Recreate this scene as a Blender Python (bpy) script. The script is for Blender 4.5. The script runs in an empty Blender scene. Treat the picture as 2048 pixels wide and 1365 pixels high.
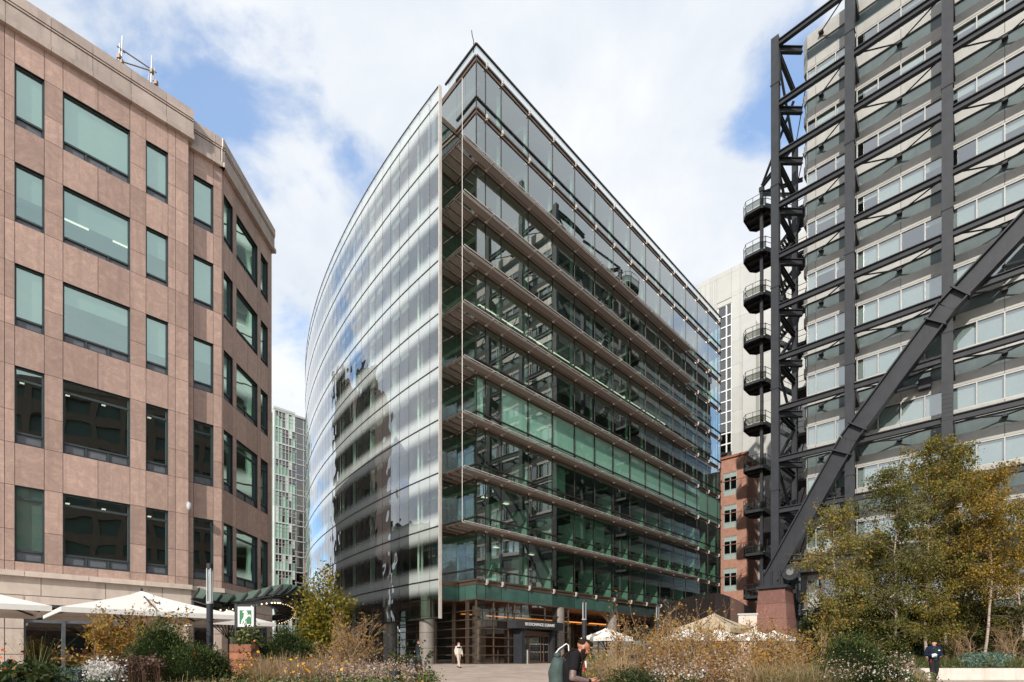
import bpy, math, random
from mathutils import Vector, Matrix
rnd = random.Random(11)
SC = bpy.context.scene
COL = SC.collection
F, U0, V0, CZ = 1062.0, 1024.0, 1311.0, 0.70        # pixels of focal length, horizon row, eye height over the square

def PX(u, Y): return (u - U0) / F * Y
def PZ(v, Y): return CZ + (V0 - v) / F * Y
def P(u, v, Y): return Vector((PX(u, Y), Y, PZ(v, Y)))
def ground(Y): return 0.0 if Y >= 40 else -0.027 * (40 - Y)

class MB:
    def __init__(s): s.v = []; s.f = []
    def add(s, vs, fs):
        n = len(s.v); s.v += [tuple(p) for p in vs]; s.f += [tuple(i + n for i in f) for f in fs]; return s
    def box(s, x0, x1, y0, y1, z0, z1):
        return s.add([(x0,y0,z0),(x1,y0,z0),(x1,y1,z0),(x0,y1,z0),(x0,y0,z1),(x1,y0,z1),(x1,y1,z1),(x0,y1,z1)],
                     [(0,3,2,1),(4,5,6,7),(0,1,5,4),(1,2,6,5),(2,3,7,6),(3,0,4,7)])
    def pane(s, x0, x1, y, z0, z1):
        return s.add([(x0,y,z0),(x1,y,z0),(x1,y,z1),(x0,y,z1)], [(0,1,2,3)])
    def quad(s, a, b, c, d): return s.add([a,b,c,d], [(0,1,2,3)])
    def prism(s, poly, z0, z1):
        # horizontal polygon (counter-clockwise) raised from z0 to z1
        n = len(poly)
        a = sum(poly[i][0]*poly[(i+1)%n][1]-poly[(i+1)%n][0]*poly[i][1] for i in range(n))
        if a < 0: poly = poly[::-1]
        vs = [(p[0],p[1],z0) for p in poly] + [(p[0],p[1],z1) for p in poly]
        fs = [tuple(range(n-1,-1,-1)), tuple(range(n,2*n))] + [(i,(i+1)%n,(i+1)%n+n,i+n) for i in range(n)]
        return s.add(vs, fs)
    def slab(s, poly, y0, y1):
        # polygon in x,z extruded along y
        n = len(poly)
        a = sum(poly[i][0]*poly[(i+1)%n][1]-poly[(i+1)%n][0]*poly[i][1] for i in range(n))
        if a < 0: poly = poly[::-1]
        vs = [(p[0],y0,p[1]) for p in poly] + [(p[0],y1,p[1]) for p in poly]
        fs = [tuple(range(n)), tuple(range(2*n-1,n-1,-1))] + [((i+1)%n,i,i+n,(i+1)%n+n) for i in range(n)]
        return s.add(vs, fs)
    def bar(s, p, q, w, h, up=(0,0,1)):
        p, q = Vector(p), Vector(q); d = (q-p).normalized(); up = Vector(up)
        if abs(d.dot(up)) > .98: up = Vector((0,1,0))
        a = d.cross(up).normalized() * (w/2); b = a.cross(d).normalized() * (h/2)
        vs = [p-a-b,p+a-b,p+a+b,p-a+b,q-a-b,q+a-b,q+a+b,q-a+b]
        return s.add(vs, [(0,1,2,3),(7,6,5,4),(0,4,5,1),(1,5,6,2),(2,6,7,3),(3,7,4,0)])
    def ibeam(s, p, q, w, h, up=(0,0,1), t=.06):
        p, q = Vector(p), Vector(q); d = (q-p).normalized(); up = Vector(up)
        if abs(d.dot(up)) > .98: up = Vector((0,1,0))
        a = d.cross(up).normalized(); b = a.cross(d).normalized()
        s.bar(p+b*(h/2-t/2), q+b*(h/2-t/2), w, t, up); s.bar(p-b*(h/2-t/2), q-b*(h/2-t/2), w, t, up)
        s.bar(p, q, t, h-2*t, up); return s
    def tube(s, pts, rad, n=6, cap=True):
        pts = [Vector(p) for p in pts]; m = len(pts)
        if not hasattr(rad, '__len__'): rad = [rad]*m
        vs = []; ref = None
        for i, p in enumerate(pts):
            d = (pts[min(i+1,m-1)] - pts[max(i-1,0)])
            d = d.normalized() if d.length > 1e-9 else Vector((0,0,1))
            if ref is None:
                ref = Vector((1,0,0)) if abs(d.x) < .8 else Vector((0,1,0))
            a = (ref - d*ref.dot(d)); a = a.normalized() if a.length > 1e-6 else d.orthogonal().normalized()
            ref = a; b = d.cross(a)
            for k in range(n):
                t = 2*math.pi*k/n; vs.append(p + (a*math.cos(t)+b*math.sin(t))*rad[i])
        fs = [(i*n+k, i*n+(k+1)%n, (i+1)*n+(k+1)%n, (i+1)*n+k) for i in range(m-1) for k in range(n)]
        if cap: fs += [tuple(range(n-1,-1,-1)), tuple(range((m-1)*n, m*n))]
        return s.add(vs, fs)
    def lathe(s, prof, n=16, c=(0,0,0)):
        vs = [(c[0]+r*math.cos(2*math.pi*k/n), c[1]+r*math.sin(2*math.pi*k/n), c[2]+z) for r, z in prof for k in range(n)]
        m = len(prof)
        fs = [(i*n+k, i*n+(k+1)%n, (i+1)*n+(k+1)%n, (i+1)*n+k) for i in range(m-1) for k in range(n)]
        fs += [tuple(range(n-1,-1,-1)), tuple(range((m-1)*n, m*n))]
        return s.add(vs, fs)
    def ell(s, c, r, n=12, m=8):
        vs=[]; fs=[]
        for i in range(m+1):
            t = math.pi*i/m
            for k in range(n):
                a = 2*math.pi*k/n
                vs.append((c[0]+r[0]*max(math.sin(t),.001)*math.cos(a), c[1]+r[1]*max(math.sin(t),.001)*math.sin(a), c[2]-r[2]*math.cos(t)))
        fs = [(i*n+k, i*n+(k+1)%n, (i+1)*n+(k+1)%n, (i+1)*n+k) for i in range(m) for k in range(n)]
        return s.add(vs, fs)
    def cap(s, p, q, r0, r1, n=10):
        # a limb: tapered tube with round ends
        p, q = Vector(p), Vector(q); d = (q-p).normalized()
        pts = [p-d*r0*.98, p-d*r0*.8, p-d*r0*.4, p, p*.5+q*.5, q, q+d*r1*.4, q+d*r1*.8, q+d*r1*.98]
        return s.tube(pts, [r0*.15, r0*.6, r0*.92, r0, (r0+r1)/2, r1, r1*.92, r1*.6, r1*.15], n)
    def mesh(s, name):
        me = bpy.data.meshes.new(name); me.from_pydata(s.v, [], s.f); me.update(); return me
    def build(s, name, mat, parent=None, loc=(0,0,0), rotz=0.0, smooth=False):
        return link(name, s.mesh(name), mat, parent, loc, rotz, smooth)

def link(name, me, mat, parent=None, loc=(0,0,0), rotz=0.0, smooth=False):
    o = bpy.data.objects.new(name, me); COL.objects.link(o)
    if mat is not None and not me.materials: me.materials.append(mat)
    if smooth: me.polygons.foreach_set('use_smooth', [True]*len(me.polygons))
    o.location = loc; o.rotation_euler = (0,0,rotz)
    if parent is not None: o.parent = parent
    return o
def tag(o, label, cat, group=None):
    o['label'] = label; o['category'] = cat
    if group: o['group'] = group
    return o
def thing(name, label, cat, loc=(0,0,0), rotz=0.0, group=None):
    o = bpy.data.objects.new(name, None); COL.objects.link(o); o.location = loc; o.rotation_euler = (0,0,rotz)
    o.empty_display_size = .3
    return tag(o, label, cat, group)
KIDS = {}
def kids(o): return [c for c in o.children]
def copy_tree(o, parent=None, loc=None, rotz=None, label=None):
    c = o.copy(); COL.objects.link(c); c.parent = parent
    if loc is not None: c.location = loc
    if rotz is not None: c.rotation_euler = (0,0,rotz)
    if label: c['label'] = label
    for ch in kids(o): copy_tree(ch, c)
    return c
def struct(o): o['kind'] = 'structure'; return o
def stuff(o): o['kind'] = 'stuff'; return o

# ---------------------------------------------------------------- materials
def newmat(name):
    m = bpy.data.materials.new(name); m.use_nodes = True; nt = m.node_tree
    for n in list(nt.nodes): nt.nodes.remove(n)
    out = nt.nodes.new('ShaderNodeOutputMaterial'); return m, nt, out
def N(nt, t, **kw):
    n = nt.nodes.new(t)
    for k, v in kw.items():
        if k in ('inp',):
            for a, b in v.items(): n.inputs[a].default_value = b
        else: setattr(n, k, v)
    return n
def L(nt, a, b): nt.links.new(a, b)
def c4(c): return (c[0], c[1], c[2], 1)
def ramp(nt, fac, stops):
    r = N(nt, 'ShaderNodeValToRGB'); e = r.color_ramp.elements
    e[0].position, e[0].color = stops[0][0], c4(stops[0][1]); e[1].position, e[1].color = stops[-1][0], c4(stops[-1][1])
    for p, c in stops[1:-1]:
        x = e.new(p); x.color = c4(c)
    L(nt, fac, r.inputs[0]); return r
def mixc(nt, fac, a, b, mode='MIX'):
    m = N(nt, 'ShaderNodeMix', data_type='RGBA', blend_type=mode)
    for sock, val in ((0, fac), (6, a), (7, b)):
        if hasattr(val, 'node'): L(nt, val, m.inputs[sock])
        else: m.inputs[sock].default_value = c4(val) if isinstance(val, tuple) else val
    return m.outputs[2]
def solid(name, col, rough=.6, metal=0., var=.12, scale=3., island=0., bump=0., bscale=40., spec=.5, streak=0., stain=(.3,.3,.3)):
    # a surface with soft large-scale wear, a little grain and (optionally) a tone of its own for every piece
    m, nt, out = newmat(name)
    b = N(nt, 'ShaderNodeBsdfPrincipled', inp={'Roughness': rough, 'Metallic': metal, 'Specular IOR Level': spec})
    g = N(nt, 'ShaderNodeNewGeometry'); tx = g.outputs['Position']
    n1 = N(nt, 'ShaderNodeTexNoise', inp={'Scale': scale, 'Detail': 5., 'Roughness': .6}); L(nt, tx, n1.inputs['Vector'])
    k = N(nt, 'ShaderNodeMapRange', inp={1: .3, 2: .7, 3: 1-var, 4: 1+var}); L(nt, n1.outputs[0], k.inputs[0])
    v = k.outputs[0]
    if island:
        r = N(nt, 'ShaderNodeMapRange', inp={1: 0., 2: 1., 3: 1-island, 4: 1+island}); L(nt, g.outputs['Random Per Island'], r.inputs[0])
        mu = N(nt, 'ShaderNodeMath', operation='MULTIPLY'); L(nt, v, mu.inputs[0]); L(nt, r.outputs[0], mu.inputs[1]); v = mu.outputs[0]
    cc = N(nt, 'ShaderNodeCombineColor'); [L(nt, v, cc.inputs[i]) for i in range(3)]
    col_out = mixc(nt, 1., cc.outputs[0], tuple(col), 'MULTIPLY')
    if streak:
        mp = N(nt, 'ShaderNodeMapping', inp={'Scale': (3., 3., .25)}); L(nt, tx, mp.inputs[0])
        n2 = N(nt, 'ShaderNodeTexNoise', inp={'Scale': 1.5, 'Detail': 4.}); L(nt, mp.outputs[0], n2.inputs['Vector'])
        k2 = N(nt, 'ShaderNodeMapRange', inp={1: .52, 2: .75, 3: 0., 4: streak}); L(nt, n2.outputs[0], k2.inputs[0])
        col_out = mixc(nt, k2.outputs[0], col_out, tuple(c*s for c, s in zip(col, stain)))
    L(nt, col_out, b.inputs['Base Color'])
    if bump:
        n3 = N(nt, 'ShaderNodeTexNoise', inp={'Scale': bscale, 'Detail': 4.}); L(nt, tx, n3.inputs['Vector'])
        bp = N(nt, 'ShaderNodeBump', inp={'Strength': bump, 'Distance': .02}); L(nt, n3.outputs[0], bp.inputs['Height']); L(nt, bp.outputs[0], b.inputs['Normal'])
    L(nt, b.outputs[0], out.inputs[0]); return m
def glass(name, tint, base=.12, refl=(1,1,1), wave=.0, wscale=.6, grime=.0, gain=1.):
    # architectural pane: clear tinted body under a coated, slightly uneven reflecting face
    m, nt, out = newmat(name)
    tr = N(nt, 'ShaderNodeBsdfTransparent', inp={'Color': c4(tint)})
    gl = N(nt, 'ShaderNodeBsdfGlossy', inp={'Color': c4(refl), 'Roughness': 0.0})
    fr = N(nt, 'ShaderNodeLayerWeight', inp={'Blend': .5})
    pw = N(nt, 'ShaderNodeMath', operation='POWER', inp={1: 2.6}); L(nt, fr.outputs['Facing'], pw.inputs[0])
    ma = N(nt, 'ShaderNodeMath', operation='MULTIPLY_ADD', inp={1: (1-base)*gain, 2: base}); L(nt, pw.outputs[0], ma.inputs[0])
    mx = N(nt, 'ShaderNodeMixShader'); L(nt, ma.outputs[0], mx.inputs[0]); L(nt, tr.outputs[0], mx.inputs[1]); L(nt, gl.outputs[0], mx.inputs[2])
    if wave:
        g = N(nt, 'ShaderNodeNewGeometry')
        of = N(nt, 'ShaderNodeVectorMath', operation='SCALE', inp={3: 37.}); 
        cx = N(nt, 'ShaderNodeCombineXYZ'); L(nt, g.outputs['Random Per Island'], cx.inputs[0]); L(nt, g.outputs['Random Per Island'], cx.inputs[1]); L(nt, cx.outputs[0], of.inputs[0])
        ad = N(nt, 'ShaderNodeVectorMath', operation='ADD'); L(nt, g.outputs['Position'], ad.inputs[0]); L(nt, of.outputs[0], ad.inputs[1])
        n3 = N(nt, 'ShaderNodeTexNoise', inp={'Scale': wscale, 'Detail': 1.}); L(nt, ad.outputs[0], n3.inputs['Vector'])
        bp = N(nt, 'ShaderNodeBump', inp={'Strength': 1., 'Distance': wave}); L(nt, n3.outputs[0], bp.inputs['Height']); L(nt, bp.outputs[0], gl.inputs['Normal'])
    L(nt, mx.outputs[0], out.inputs[0]); return m
def emit(name, col, s):
    m, nt, out = newmat(name); e = N(nt, 'ShaderNodeEmission', inp={'Color': c4(col), 'Strength': s}); L(nt, e.outputs[0], out.inputs[0]); return m
def leafmat(name, stops, trans=.3, rough=.55):
    m, nt, out = newmat(name)
    g = N(nt, 'ShaderNodeNewGeometry'); r = ramp(nt, g.outputs['Random Per Island'], stops)
    oi = N(nt, 'ShaderNodeObjectInfo'); k = N(nt, 'ShaderNodeMapRange', inp={1: 0., 2: 1., 3: .85, 4: 1.15}); L(nt, oi.outputs['Random'], k.inputs[0])
    cc = N(nt, 'ShaderNodeCombineColor'); [L(nt, k.outputs[0], cc.inputs[i]) for i in range(3)]
    col = mixc(nt, 1., cc.outputs[0], r.outputs[0], 'MULTIPLY')
    b = N(nt, 'ShaderNodeBsdfPrincipled', inp={'Roughness': rough, 'Specular IOR Level': .3}); L(nt, col, b.inputs['Base Color'])
    t = N(nt, 'ShaderNodeBsdfTranslucent'); L(nt, col, t.inputs['Color'])
    mx = N(nt, 'ShaderNodeMixShader', inp={0: trans}); L(nt, b.outputs[0], mx.inputs[1]); L(nt, t.outputs[0], mx.inputs[2]); L(nt, mx.outputs[0], out.inputs[0]); return m

# ---------------------------------------------------------------- camera, sun, sky
cam = bpy.data.cameras.new('camera'); cam_o = bpy.data.objects.new('camera', cam); COL.objects.link(cam_o)
cam.sensor_width = 36; cam.lens = F/2048*36; cam.shift_y = (V0-682.5)/2048; cam.clip_end = 3000; cam.clip_start = .1
cam_o.location = (0,0,CZ); cam_o.rotation_euler = (math.radians(90),0,0); SC.camera = cam_o
SUN_EL = math.radians(30); sun_to = Vector((.36,.93,0)).normalized()
sdir = Vector((sun_to.x*math.cos(SUN_EL), sun_to.y*math.cos(SUN_EL), -math.sin(SUN_EL)))
sl = bpy.data.lights.new('sun','SUN'); sl.energy = 4.2; sl.angle = math.radians(.5); sl.color = (1,.945,.87)
so = bpy.data.objects.new('sun', sl); COL.objects.link(so); so.rotation_euler = sdir.to_track_quat('-Z','Y').to_euler(); so.location = (-40,-100,80)
W = bpy.data.worlds.new('World'); SC.world = W; W.use_nodes = True; nt = W.node_tree
for n in list(nt.nodes): nt.nodes.remove(n)
wo = N(nt,'ShaderNodeOutputWorld'); bg = N(nt,'ShaderNodeBackground', inp={1: .15})
sky = N(nt,'ShaderNodeTexSky', sky_type='NISHITA', sun_disc=False, sun_elevation=SUN_EL)
sky.sun_rotation = math.atan2(-sun_to.x, -sun_to.y); sky.air_density = 1.0; sky.dust_density = 1.2; sky.ozone_density = 1.2
tc = N(nt,'ShaderNodeTexCoord'); sp = N(nt,'ShaderNodeSeparateXYZ'); L(nt, tc.outputs['Generated'], sp.inputs[0])
zz = N(nt,'ShaderNodeMath', operation='ADD', inp={1: .28}); L(nt, sp.outputs[2], zz.inputs[0])
zm = N(nt,'ShaderNodeMath', operation='MAXIMUM', inp={1: .12}); L(nt, zz.outputs[0], zm.inputs[0])
dx = N(nt,'ShaderNodeMath', operation='DIVIDE'); L(nt, sp.outputs[0], dx.inputs[0]); L(nt, zm.outputs[0], dx.inputs[1])
dy = N(nt,'ShaderNodeMath', operation='DIVIDE'); L(nt, sp.outputs[1], dy.inputs[0]); L(nt, zm.outputs[0], dy.inputs[1])
cv = N(nt,'ShaderNodeCombineXYZ'); L(nt, dx.outputs[0], cv.inputs[0]); L(nt, dy.outputs[0], cv.inputs[1]); cv.inputs[2].default_value = SKY_SEED = 4.3
def fbm(scale, det, off, rough=.58, dist=.3):
    mp = N(nt,'ShaderNodeMapping', inp={'Location': off}); L(nt, cv.outputs[0], mp.inputs[0])
    n = N(nt,'ShaderNodeTexNoise', inp={'Scale': scale, 'Detail': det, 'Roughness': rough, 'Distortion': dist}); L(nt, mp.outputs[0], n.inputs['Vector']); return n.outputs[0]
cl = fbm(1.7, 10., (0.35,.2,0)); c2 = fbm(5.5, 8., (5.1,2.2,1.))
ad = N(nt,'ShaderNodeMath', operation='MULTIPLY_ADD', inp={1: .75}); L(nt, c2, ad.inputs[0]); cl2 = N(nt,'ShaderNodeMath', operation='MULTIPLY', inp={1: 1.25}); L(nt, cl, cl2.inputs[0]); L(nt, cl2.outputs[0], ad.inputs[2])
acc = ad.outputs[0]
# openings and banks of the cloud deck, as directions in the sky
for u, v, wd, amt in (((-.95,-.86,.6),0,.8,.14),((1.02,-.75,.75),0,.6,.14),((1.2,-.4,1.6),0,.5,.10),((-.95,.35,.8),0,.75,.16),((-.9,-.1,.5),0,.6,.12),((1,.0,.9),0,.7,.16),(370,20,.14,-.09),(330,130,.10,-.05),(490,225,.10,-.14),(640,300,.12,-.19),(700,370,.05,-.06),(575,590,.07,-.08),(1560,100,.09,-.24),(1545,230,.06,-.20),(1330,262,.05,-.14),(1240,330,.06,-.12),(820,130,.22,.15),(1080,280,.18,.14),(1300,90,.17,.16),(1440,60,.07,.08),(560,430,.09,.12),(1400,440,.16,.10),(150,60,.10,.04),(640,60,.10,.08)):
    dv = (Vector((u-U0, F, V0-v)) if not isinstance(u, tuple) else Vector(u)).normalized()
    dp = N(nt,'ShaderNodeVectorMath', operation='DOT_PRODUCT'); L(nt, tc.outputs['Generated'], dp.inputs[0]); dp.inputs[1].default_value = dv
    mp_ = N(nt,'ShaderNodeMapRange', interpolation_type='SMOOTHSTEP', inp={1: math.cos(wd*1.6), 2: 1., 3: 0., 4: amt}); L(nt, dp.outputs['Value'], mp_.inputs[0])
    aa = N(nt,'ShaderNodeMath', operation='ADD'); L(nt, acc, aa.inputs[0]); L(nt, mp_.outputs[0], aa.inputs[1]); acc = aa.outputs[0]
mr = N(nt,'ShaderNodeMapRange', interpolation_type='SMOOTHSTEP', inp={1: .91, 2: 1.14, 3: .20, 4: 1.}); L(nt, acc, mr.inputs[0])
c3 = fbm(2.6, 7., (9.3,1.7,3.)); sh = N(nt,'ShaderNodeMapRange', inp={1: .32, 2: .68, 3: 0., 4: 1.}); L(nt, c3, sh.inputs[0])
ccol = mixc(nt, sh.outputs[0], (4.3,4.75,5.4), (6.1,6.25,6.45))
skyb = mixc(nt, 1., sky.outputs[0], (1.45,1.85,2.1), 'MULTIPLY')
skyc = mixc(nt, mr.outputs[0], skyb, ccol)
L(nt, skyc, bg.inputs[0]); L(nt, bg.outputs[0], wo.inputs[0])
SC.view_settings.view_transform = 'Standard'; SC.view_settings.look = 'None'; SC.view_settings.exposure = 0.12; SC.view_settings.gamma = 1.0
cy = SC.cycles; cy.max_bounces = 7; cy.diffuse_bounces = 3; cy.glossy_bounces = 3; cy.transparent_max_bounces = 14; cy.transmission_bounces = 4
cy.use_denoising = True; cy.sample_clamp_indirect = 4.; cy.caustics_reflective = False; cy.caustics_refractive = False
M = {}
def granite(name, a, b, vein, island=.16):
    m, nt, out = newmat(name)
    bs = N(nt,'ShaderNodeBsdfPrincipled', inp={'Roughness': .42, 'Specular IOR Level': .35})
    g = N(nt,'ShaderNodeNewGeometry')
    off = N(nt,'ShaderNodeCombineXYZ'); sc_ = N(nt,'ShaderNodeMath', operation='MULTIPLY', inp={1: 91.}); L(nt, g.outputs['Random Per Island'], sc_.inputs[0])
    for i in range(3): L(nt, sc_.outputs[0], off.inputs[i])
    p = N(nt,'ShaderNodeVectorMath', operation='ADD'); L(nt, g.outputs['Position'], p.inputs[0]); L(nt, off.outputs[0], p.inputs[1])
    n1 = N(nt,'ShaderNodeTexNoise', inp={'Scale': 1.6, 'Detail': 9., 'Roughness': .74, 'Distortion': 2.2}); L(nt, p.outputs[0], n1.inputs['Vector'])
    r = ramp(nt, n1.outputs[0], [(.32, a), (.52, b), (.62, vein), (.72, b)])
    n2 = N(nt,'ShaderNodeTexNoise', inp={'Scale': 30., 'Detail': 5., 'Roughness': .8}); L(nt, g.outputs['Position'], n2.inputs['Vector'])
    k = N(nt,'ShaderNodeMapRange', inp={1: .3, 2: .7, 3: .8, 4: 1.2}); L(nt, n2.outputs[0], k.inputs[0])
    k2 = N(nt,'ShaderNodeMapRange', inp={1: 0., 2: 1., 3: 1-island, 4: 1+island}); L(nt, g.outputs['Random Per Island'], k2.inputs[0])
    mu = N(nt,'ShaderNodeMath', operation='MULTIPLY'); L(nt, k.outputs[0], mu.inputs[0]); L(nt, k2.outputs[0], mu.inputs[1])
    cc = N(nt,'ShaderNodeCombineColor'); [L(nt, mu.outputs[0], cc.inputs[i]) for i in range(3)]
    col = mixc(nt, 1., cc.outputs[0], r.outputs[0], 'MULTIPLY')
    mp = N(nt,'ShaderNodeMapping', inp={'Scale': (4.,4.,.22)}); L(nt, g.outputs['Position'], mp.inputs[0]); n4 = N(nt,'ShaderNodeTexNoise', inp={'Scale': 1.3, 'Detail': 5.}); L(nt, mp.outputs[0], n4.inputs['Vector'])
    k4 = N(nt,'ShaderNodeMapRange', inp={1: .5, 2: .8, 3: 0., 4: .55}); L(nt, n4.outputs[0], k4.inputs[0]); col = mixc(nt, k4.outputs[0], col, tuple(x*.62 for x in b))
    L(nt, col, bs.inputs['Base Color']); L(nt, bs.outputs[0], out.inputs[0]); return m
M['granite'] = granite('red_brown_granite', (.385,.262,.212), (.45,.31,.255), (.53,.36,.285))
M['pier_granite'] = granite('pink_granite', (.165,.078,.06), (.205,.10,.08), (.24,.13,.10))
M['shaded_granite'] = granite('shaded_granite', (.018,.015,.015), (.027,.022,.021), (.038,.03,.028))  # dark stone, with the shade on the pavilion's faces put into its colour
M['lime'] = solid('limestone', (.64,.525,.44), .7, var=.10, scale=2., island=.07, bump=.05, bscale=90., streak=.45, stain=(.62,.6,.58))
M['cornice'] = solid('weathered_granite_cornice', (.45,.365,.315), .45, var=.16, scale=1.3, island=.10, streak=.6, stain=(.6,.62,.64))
M['joint'] = solid('dark_joint', (.045,.035,.03), .9)
M['wframe'] = solid('dark_green_grey_frame', (.055,.07,.072), .4, .2, var=.1)
M['wpanel'] = solid('slate_grey_window_panel', (.13,.14,.155), .35, .1, var=.15, scale=5., island=.12)
M['lglass'] = glass('teal_window_glass', (.58,.72,.66), .42, (.76,.97,.88), wave=.010, wscale=.5, gain=1.1)
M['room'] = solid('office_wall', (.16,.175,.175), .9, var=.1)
M['ceiling'] = solid('office_ceiling', (.62,.63,.6), .9, var=.05)
M['blind'] = solid('pale_roller_blind', (.84,.88,.85), .9, var=.05)
M['warm'] = emit('warm_lamp', (1,.72,.38), 5.); M['white_lamp'] = emit('white_lamp', (1,.9,.74), 1.8)
M['bronze'] = solid('bronze_brown_metal', (.15,.105,.08), .42, .55, var=.14, scale=1.5, island=.08)
M['bronze_lt'] = solid('pale_bronze_cast_metal', (.60,.55,.50), .38, .25, var=.1)
M['bronze_dk'] = solid('dark_bronze_rail', (.05,.042,.038), .4, .5, var=.1)
def perforated():
    m, nt, out = newmat('perforated_grey_sheet'); d = N(nt,'ShaderNodeBsdfDiffuse', inp={'Color': (.44,.385,.35,1)}); t = N(nt,'ShaderNodeBsdfTranslucent', inp={'Color': (.44,.385,.35,1)})
    x = N(nt,'ShaderNodeMixShader', inp={0: .36}); L(nt, d.outputs[0], x.inputs[1]); L(nt, t.outputs[0], x.inputs[2]); L(nt, x.outputs[0], out.inputs[0]); return m
M['sunshade'] = perforated()
M['gglass'] = glass('clear_green_glass', (.41,.62,.50), .23, (.96,1.,.98), wave=.006, wscale=.35, gain=1.05)
M['fascia'] = solid('deep_green_fascia_glass', (.045,.098,.08), .08, var=.25, scale=.7, spec=.8, island=.3)
M['slabm'] = solid('floor_slab', (.30,.31,.30), .85, var=.06)
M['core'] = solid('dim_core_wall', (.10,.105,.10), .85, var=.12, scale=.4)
M['white_wall'] = solid('white_partition', (.88,.90,.86), .8, var=.04)
M['conc'] = solid('polished_concrete', (.22,.195,.17), .38, var=.12, scale=1.5, island=.08)
M['steel'] = solid('blue_grey_painted_steel', (.027,.029,.034), .5, .0, spec=.35, var=.22, scale=1.2, streak=.5, stain=(1.5,1.45,1.4))
M['steel_dk'] = solid('blackened_steel', (.022,.023,.026), .5, .2, var=.15)
M['beige'] = solid('beige_metal_cladding', (.37,.36,.33), .38, .1, var=.08, scale=1.1, island=.06, streak=.28, stain=(.7,.7,.7))
M['beige_lt'] = solid('pale_window_frame', (.44,.43,.40), .4, .1, var=.05)
M['spandrel'] = solid('grey_green_spandrel', (.105,.135,.135), .25, .0, var=.14, scale=1., island=.08, streak=.4, stain=(.7,.75,.75))
M['rglass'] = glass('silver_window_glass', (.62,.69,.68), .34, (.97,1.,1.), wave=.005, wscale=.4, gain=1.)
M['rblind'] = solid('pale_window_blind', (.78,.82,.79), .9, var=.04)
M['brick'] = solid('orange_brick', (.36,.185,.13), .85, var=.16, scale=1.6, island=.05, bump=.2, bscale=30.)
M['brick_trim'] = solid('brick_trim', (.30,.12,.075), .8, var=.1)
M['white_clad'] = solid('off_white_cladding', (.46,.455,.425), .5, .05, var=.05, scale=.5, island=.05)
M['white_paint'] = solid('white_painted_steel', (.74,.74,.71), .5, var=.05)
M['dglass'] = glass('dark_distant_glass', (.16,.20,.20), .18, wave=.004)
M['canvas'] = solid('white_canvas', (.74,.71,.66), .9, var=.04, scale=1.5)
M['canvas_beige'] = solid('sand_canvas', (.46,.37,.25), .9, var=.07)
M['wood'] = solid('reddish_planks', (.30,.12,.065), .75, var=.35, scale=6., island=.2)
M['soil'] = solid('planting_soil', (.075,.055,.038), .95, var=.4, scale=4., bump=.5, bscale=12.)
M['roof'] = solid('flat_roof', (.25,.25,.25), .9)
M['chrome'] = solid('brushed_steel', (.55,.54,.52), .25, .9, var=.05)
M['camera'] = solid('grey_camera_housing', (.42,.44,.44), .5)
M['white_concrete'] = solid('pitted_white_concrete', (.62,.56,.50), .8, var=.09, scale=2.5, bump=.15, bscale=30., streak=.35, stain=(.75,.55,.42))
M['green_sign'] = solid('green_sign_paint', (.02,.17,.055), .5, var=.05); M['white_sign'] = solid('white_sign_paint', (.78,.78,.76), .5, var=.03)
class Fac:
    # a vertical plane: origin, direction along it (rightwards as seen from outside); local x along, local y inwards
    def __init__(s, ox, oy, ex, ey):
        l = math.hypot(ex, ey); s.o = Vector((ox, oy, 0)); s.e = Vector((ex/l, ey/l, 0)); s.n = Vector((-ey/l, ex/l, 0)); s.rz = math.atan2(ey, ex)
    def pt(s, x, y=0, z=0): return s.o + s.e*x + s.n*y + Vector((0,0,z))
    def su(s, u, d=0):
        a = (u-U0)/F; o = s.o + s.n*d; return (a*o.y - o.x)/(s.e.x - a*s.e.y)
    def zv(s, v, u, d=0):
        return PZ(v, s.pt(s.su(u, d), d).y)
def part(parent, fac, name, mb, mat, smooth=False):
    # a part of a building, modelled in its facade's own axes
    return mb.build(name, M[mat] if isinstance(mat, str) else mat, parent, fac.o - parent.location, fac.rz, smooth)

LB = thing('granite_office_building', 'red brown granite office block with teal windows behind the white parasols', 'building', (-14, 30, 0))
FA = Fac(PX(127,22), 22, .9614, 1)
zr = lambda v: PZ(v, 22)                                   # heights read along the column at pixel 127
rows = [(183,None,279.5,299), (371,None,470.5,484.6), (563.7,None,664,683), (759,782,883.7,906.5), (987,1009,1109.5,1131.6)]
ROWS = [(zr(a), zr(t) if t else None, zr(m), zr(b)) for a,t,m,b in rows]
z_ledge, z_ledge_b, z_base = zr(1149.7), zr(1160), zr(1196)
z_lip, z_par = zr(124), zr(57.5)
GAP = .017
def panels(mb, x0, x1, z0, z1, y=0, th=.05, g=GAP):
    if x1-x0 > g*2 and z1-z0 > g*2: mb.box(x0+g/2, x1-g/2, y, y+th, z0+g/2, z1-g/2)
def clad(fac, xs, wins, ztop, zbot, y=0., mids=True):
    # stone panels on a grid, leaving the window openings
    mb = MB(); zs = sorted({ztop, zbot} | {z for r in ROWS for z in (r[0], r[3]) if zbot < z < ztop})
    for i in range(len(xs)-1):
        w = any(a-.01 <= xs[i] and xs[i+1] <= b+.01 for a, b in wins)
        for j in range(len(zs)-1):
            op = any(abs(zs[j]-r[3]) < .01 for r in ROWS)
            if w and op: continue
            if op:
                zm = [r[2] for r in ROWS if abs(zs[j]-r[3]) < .01][0]; zz_ = zs[j] + (zs[j+1]-zs[j])*.42
                panels(mb, xs[i], xs[i+1], zs[j], zz_, y); panels(mb, xs[i], xs[i+1], zz_, zs[j+1], y)
            else: panels(mb, xs[i], xs[i+1], zs[j], zs[j+1], y)
    return mb
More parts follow.
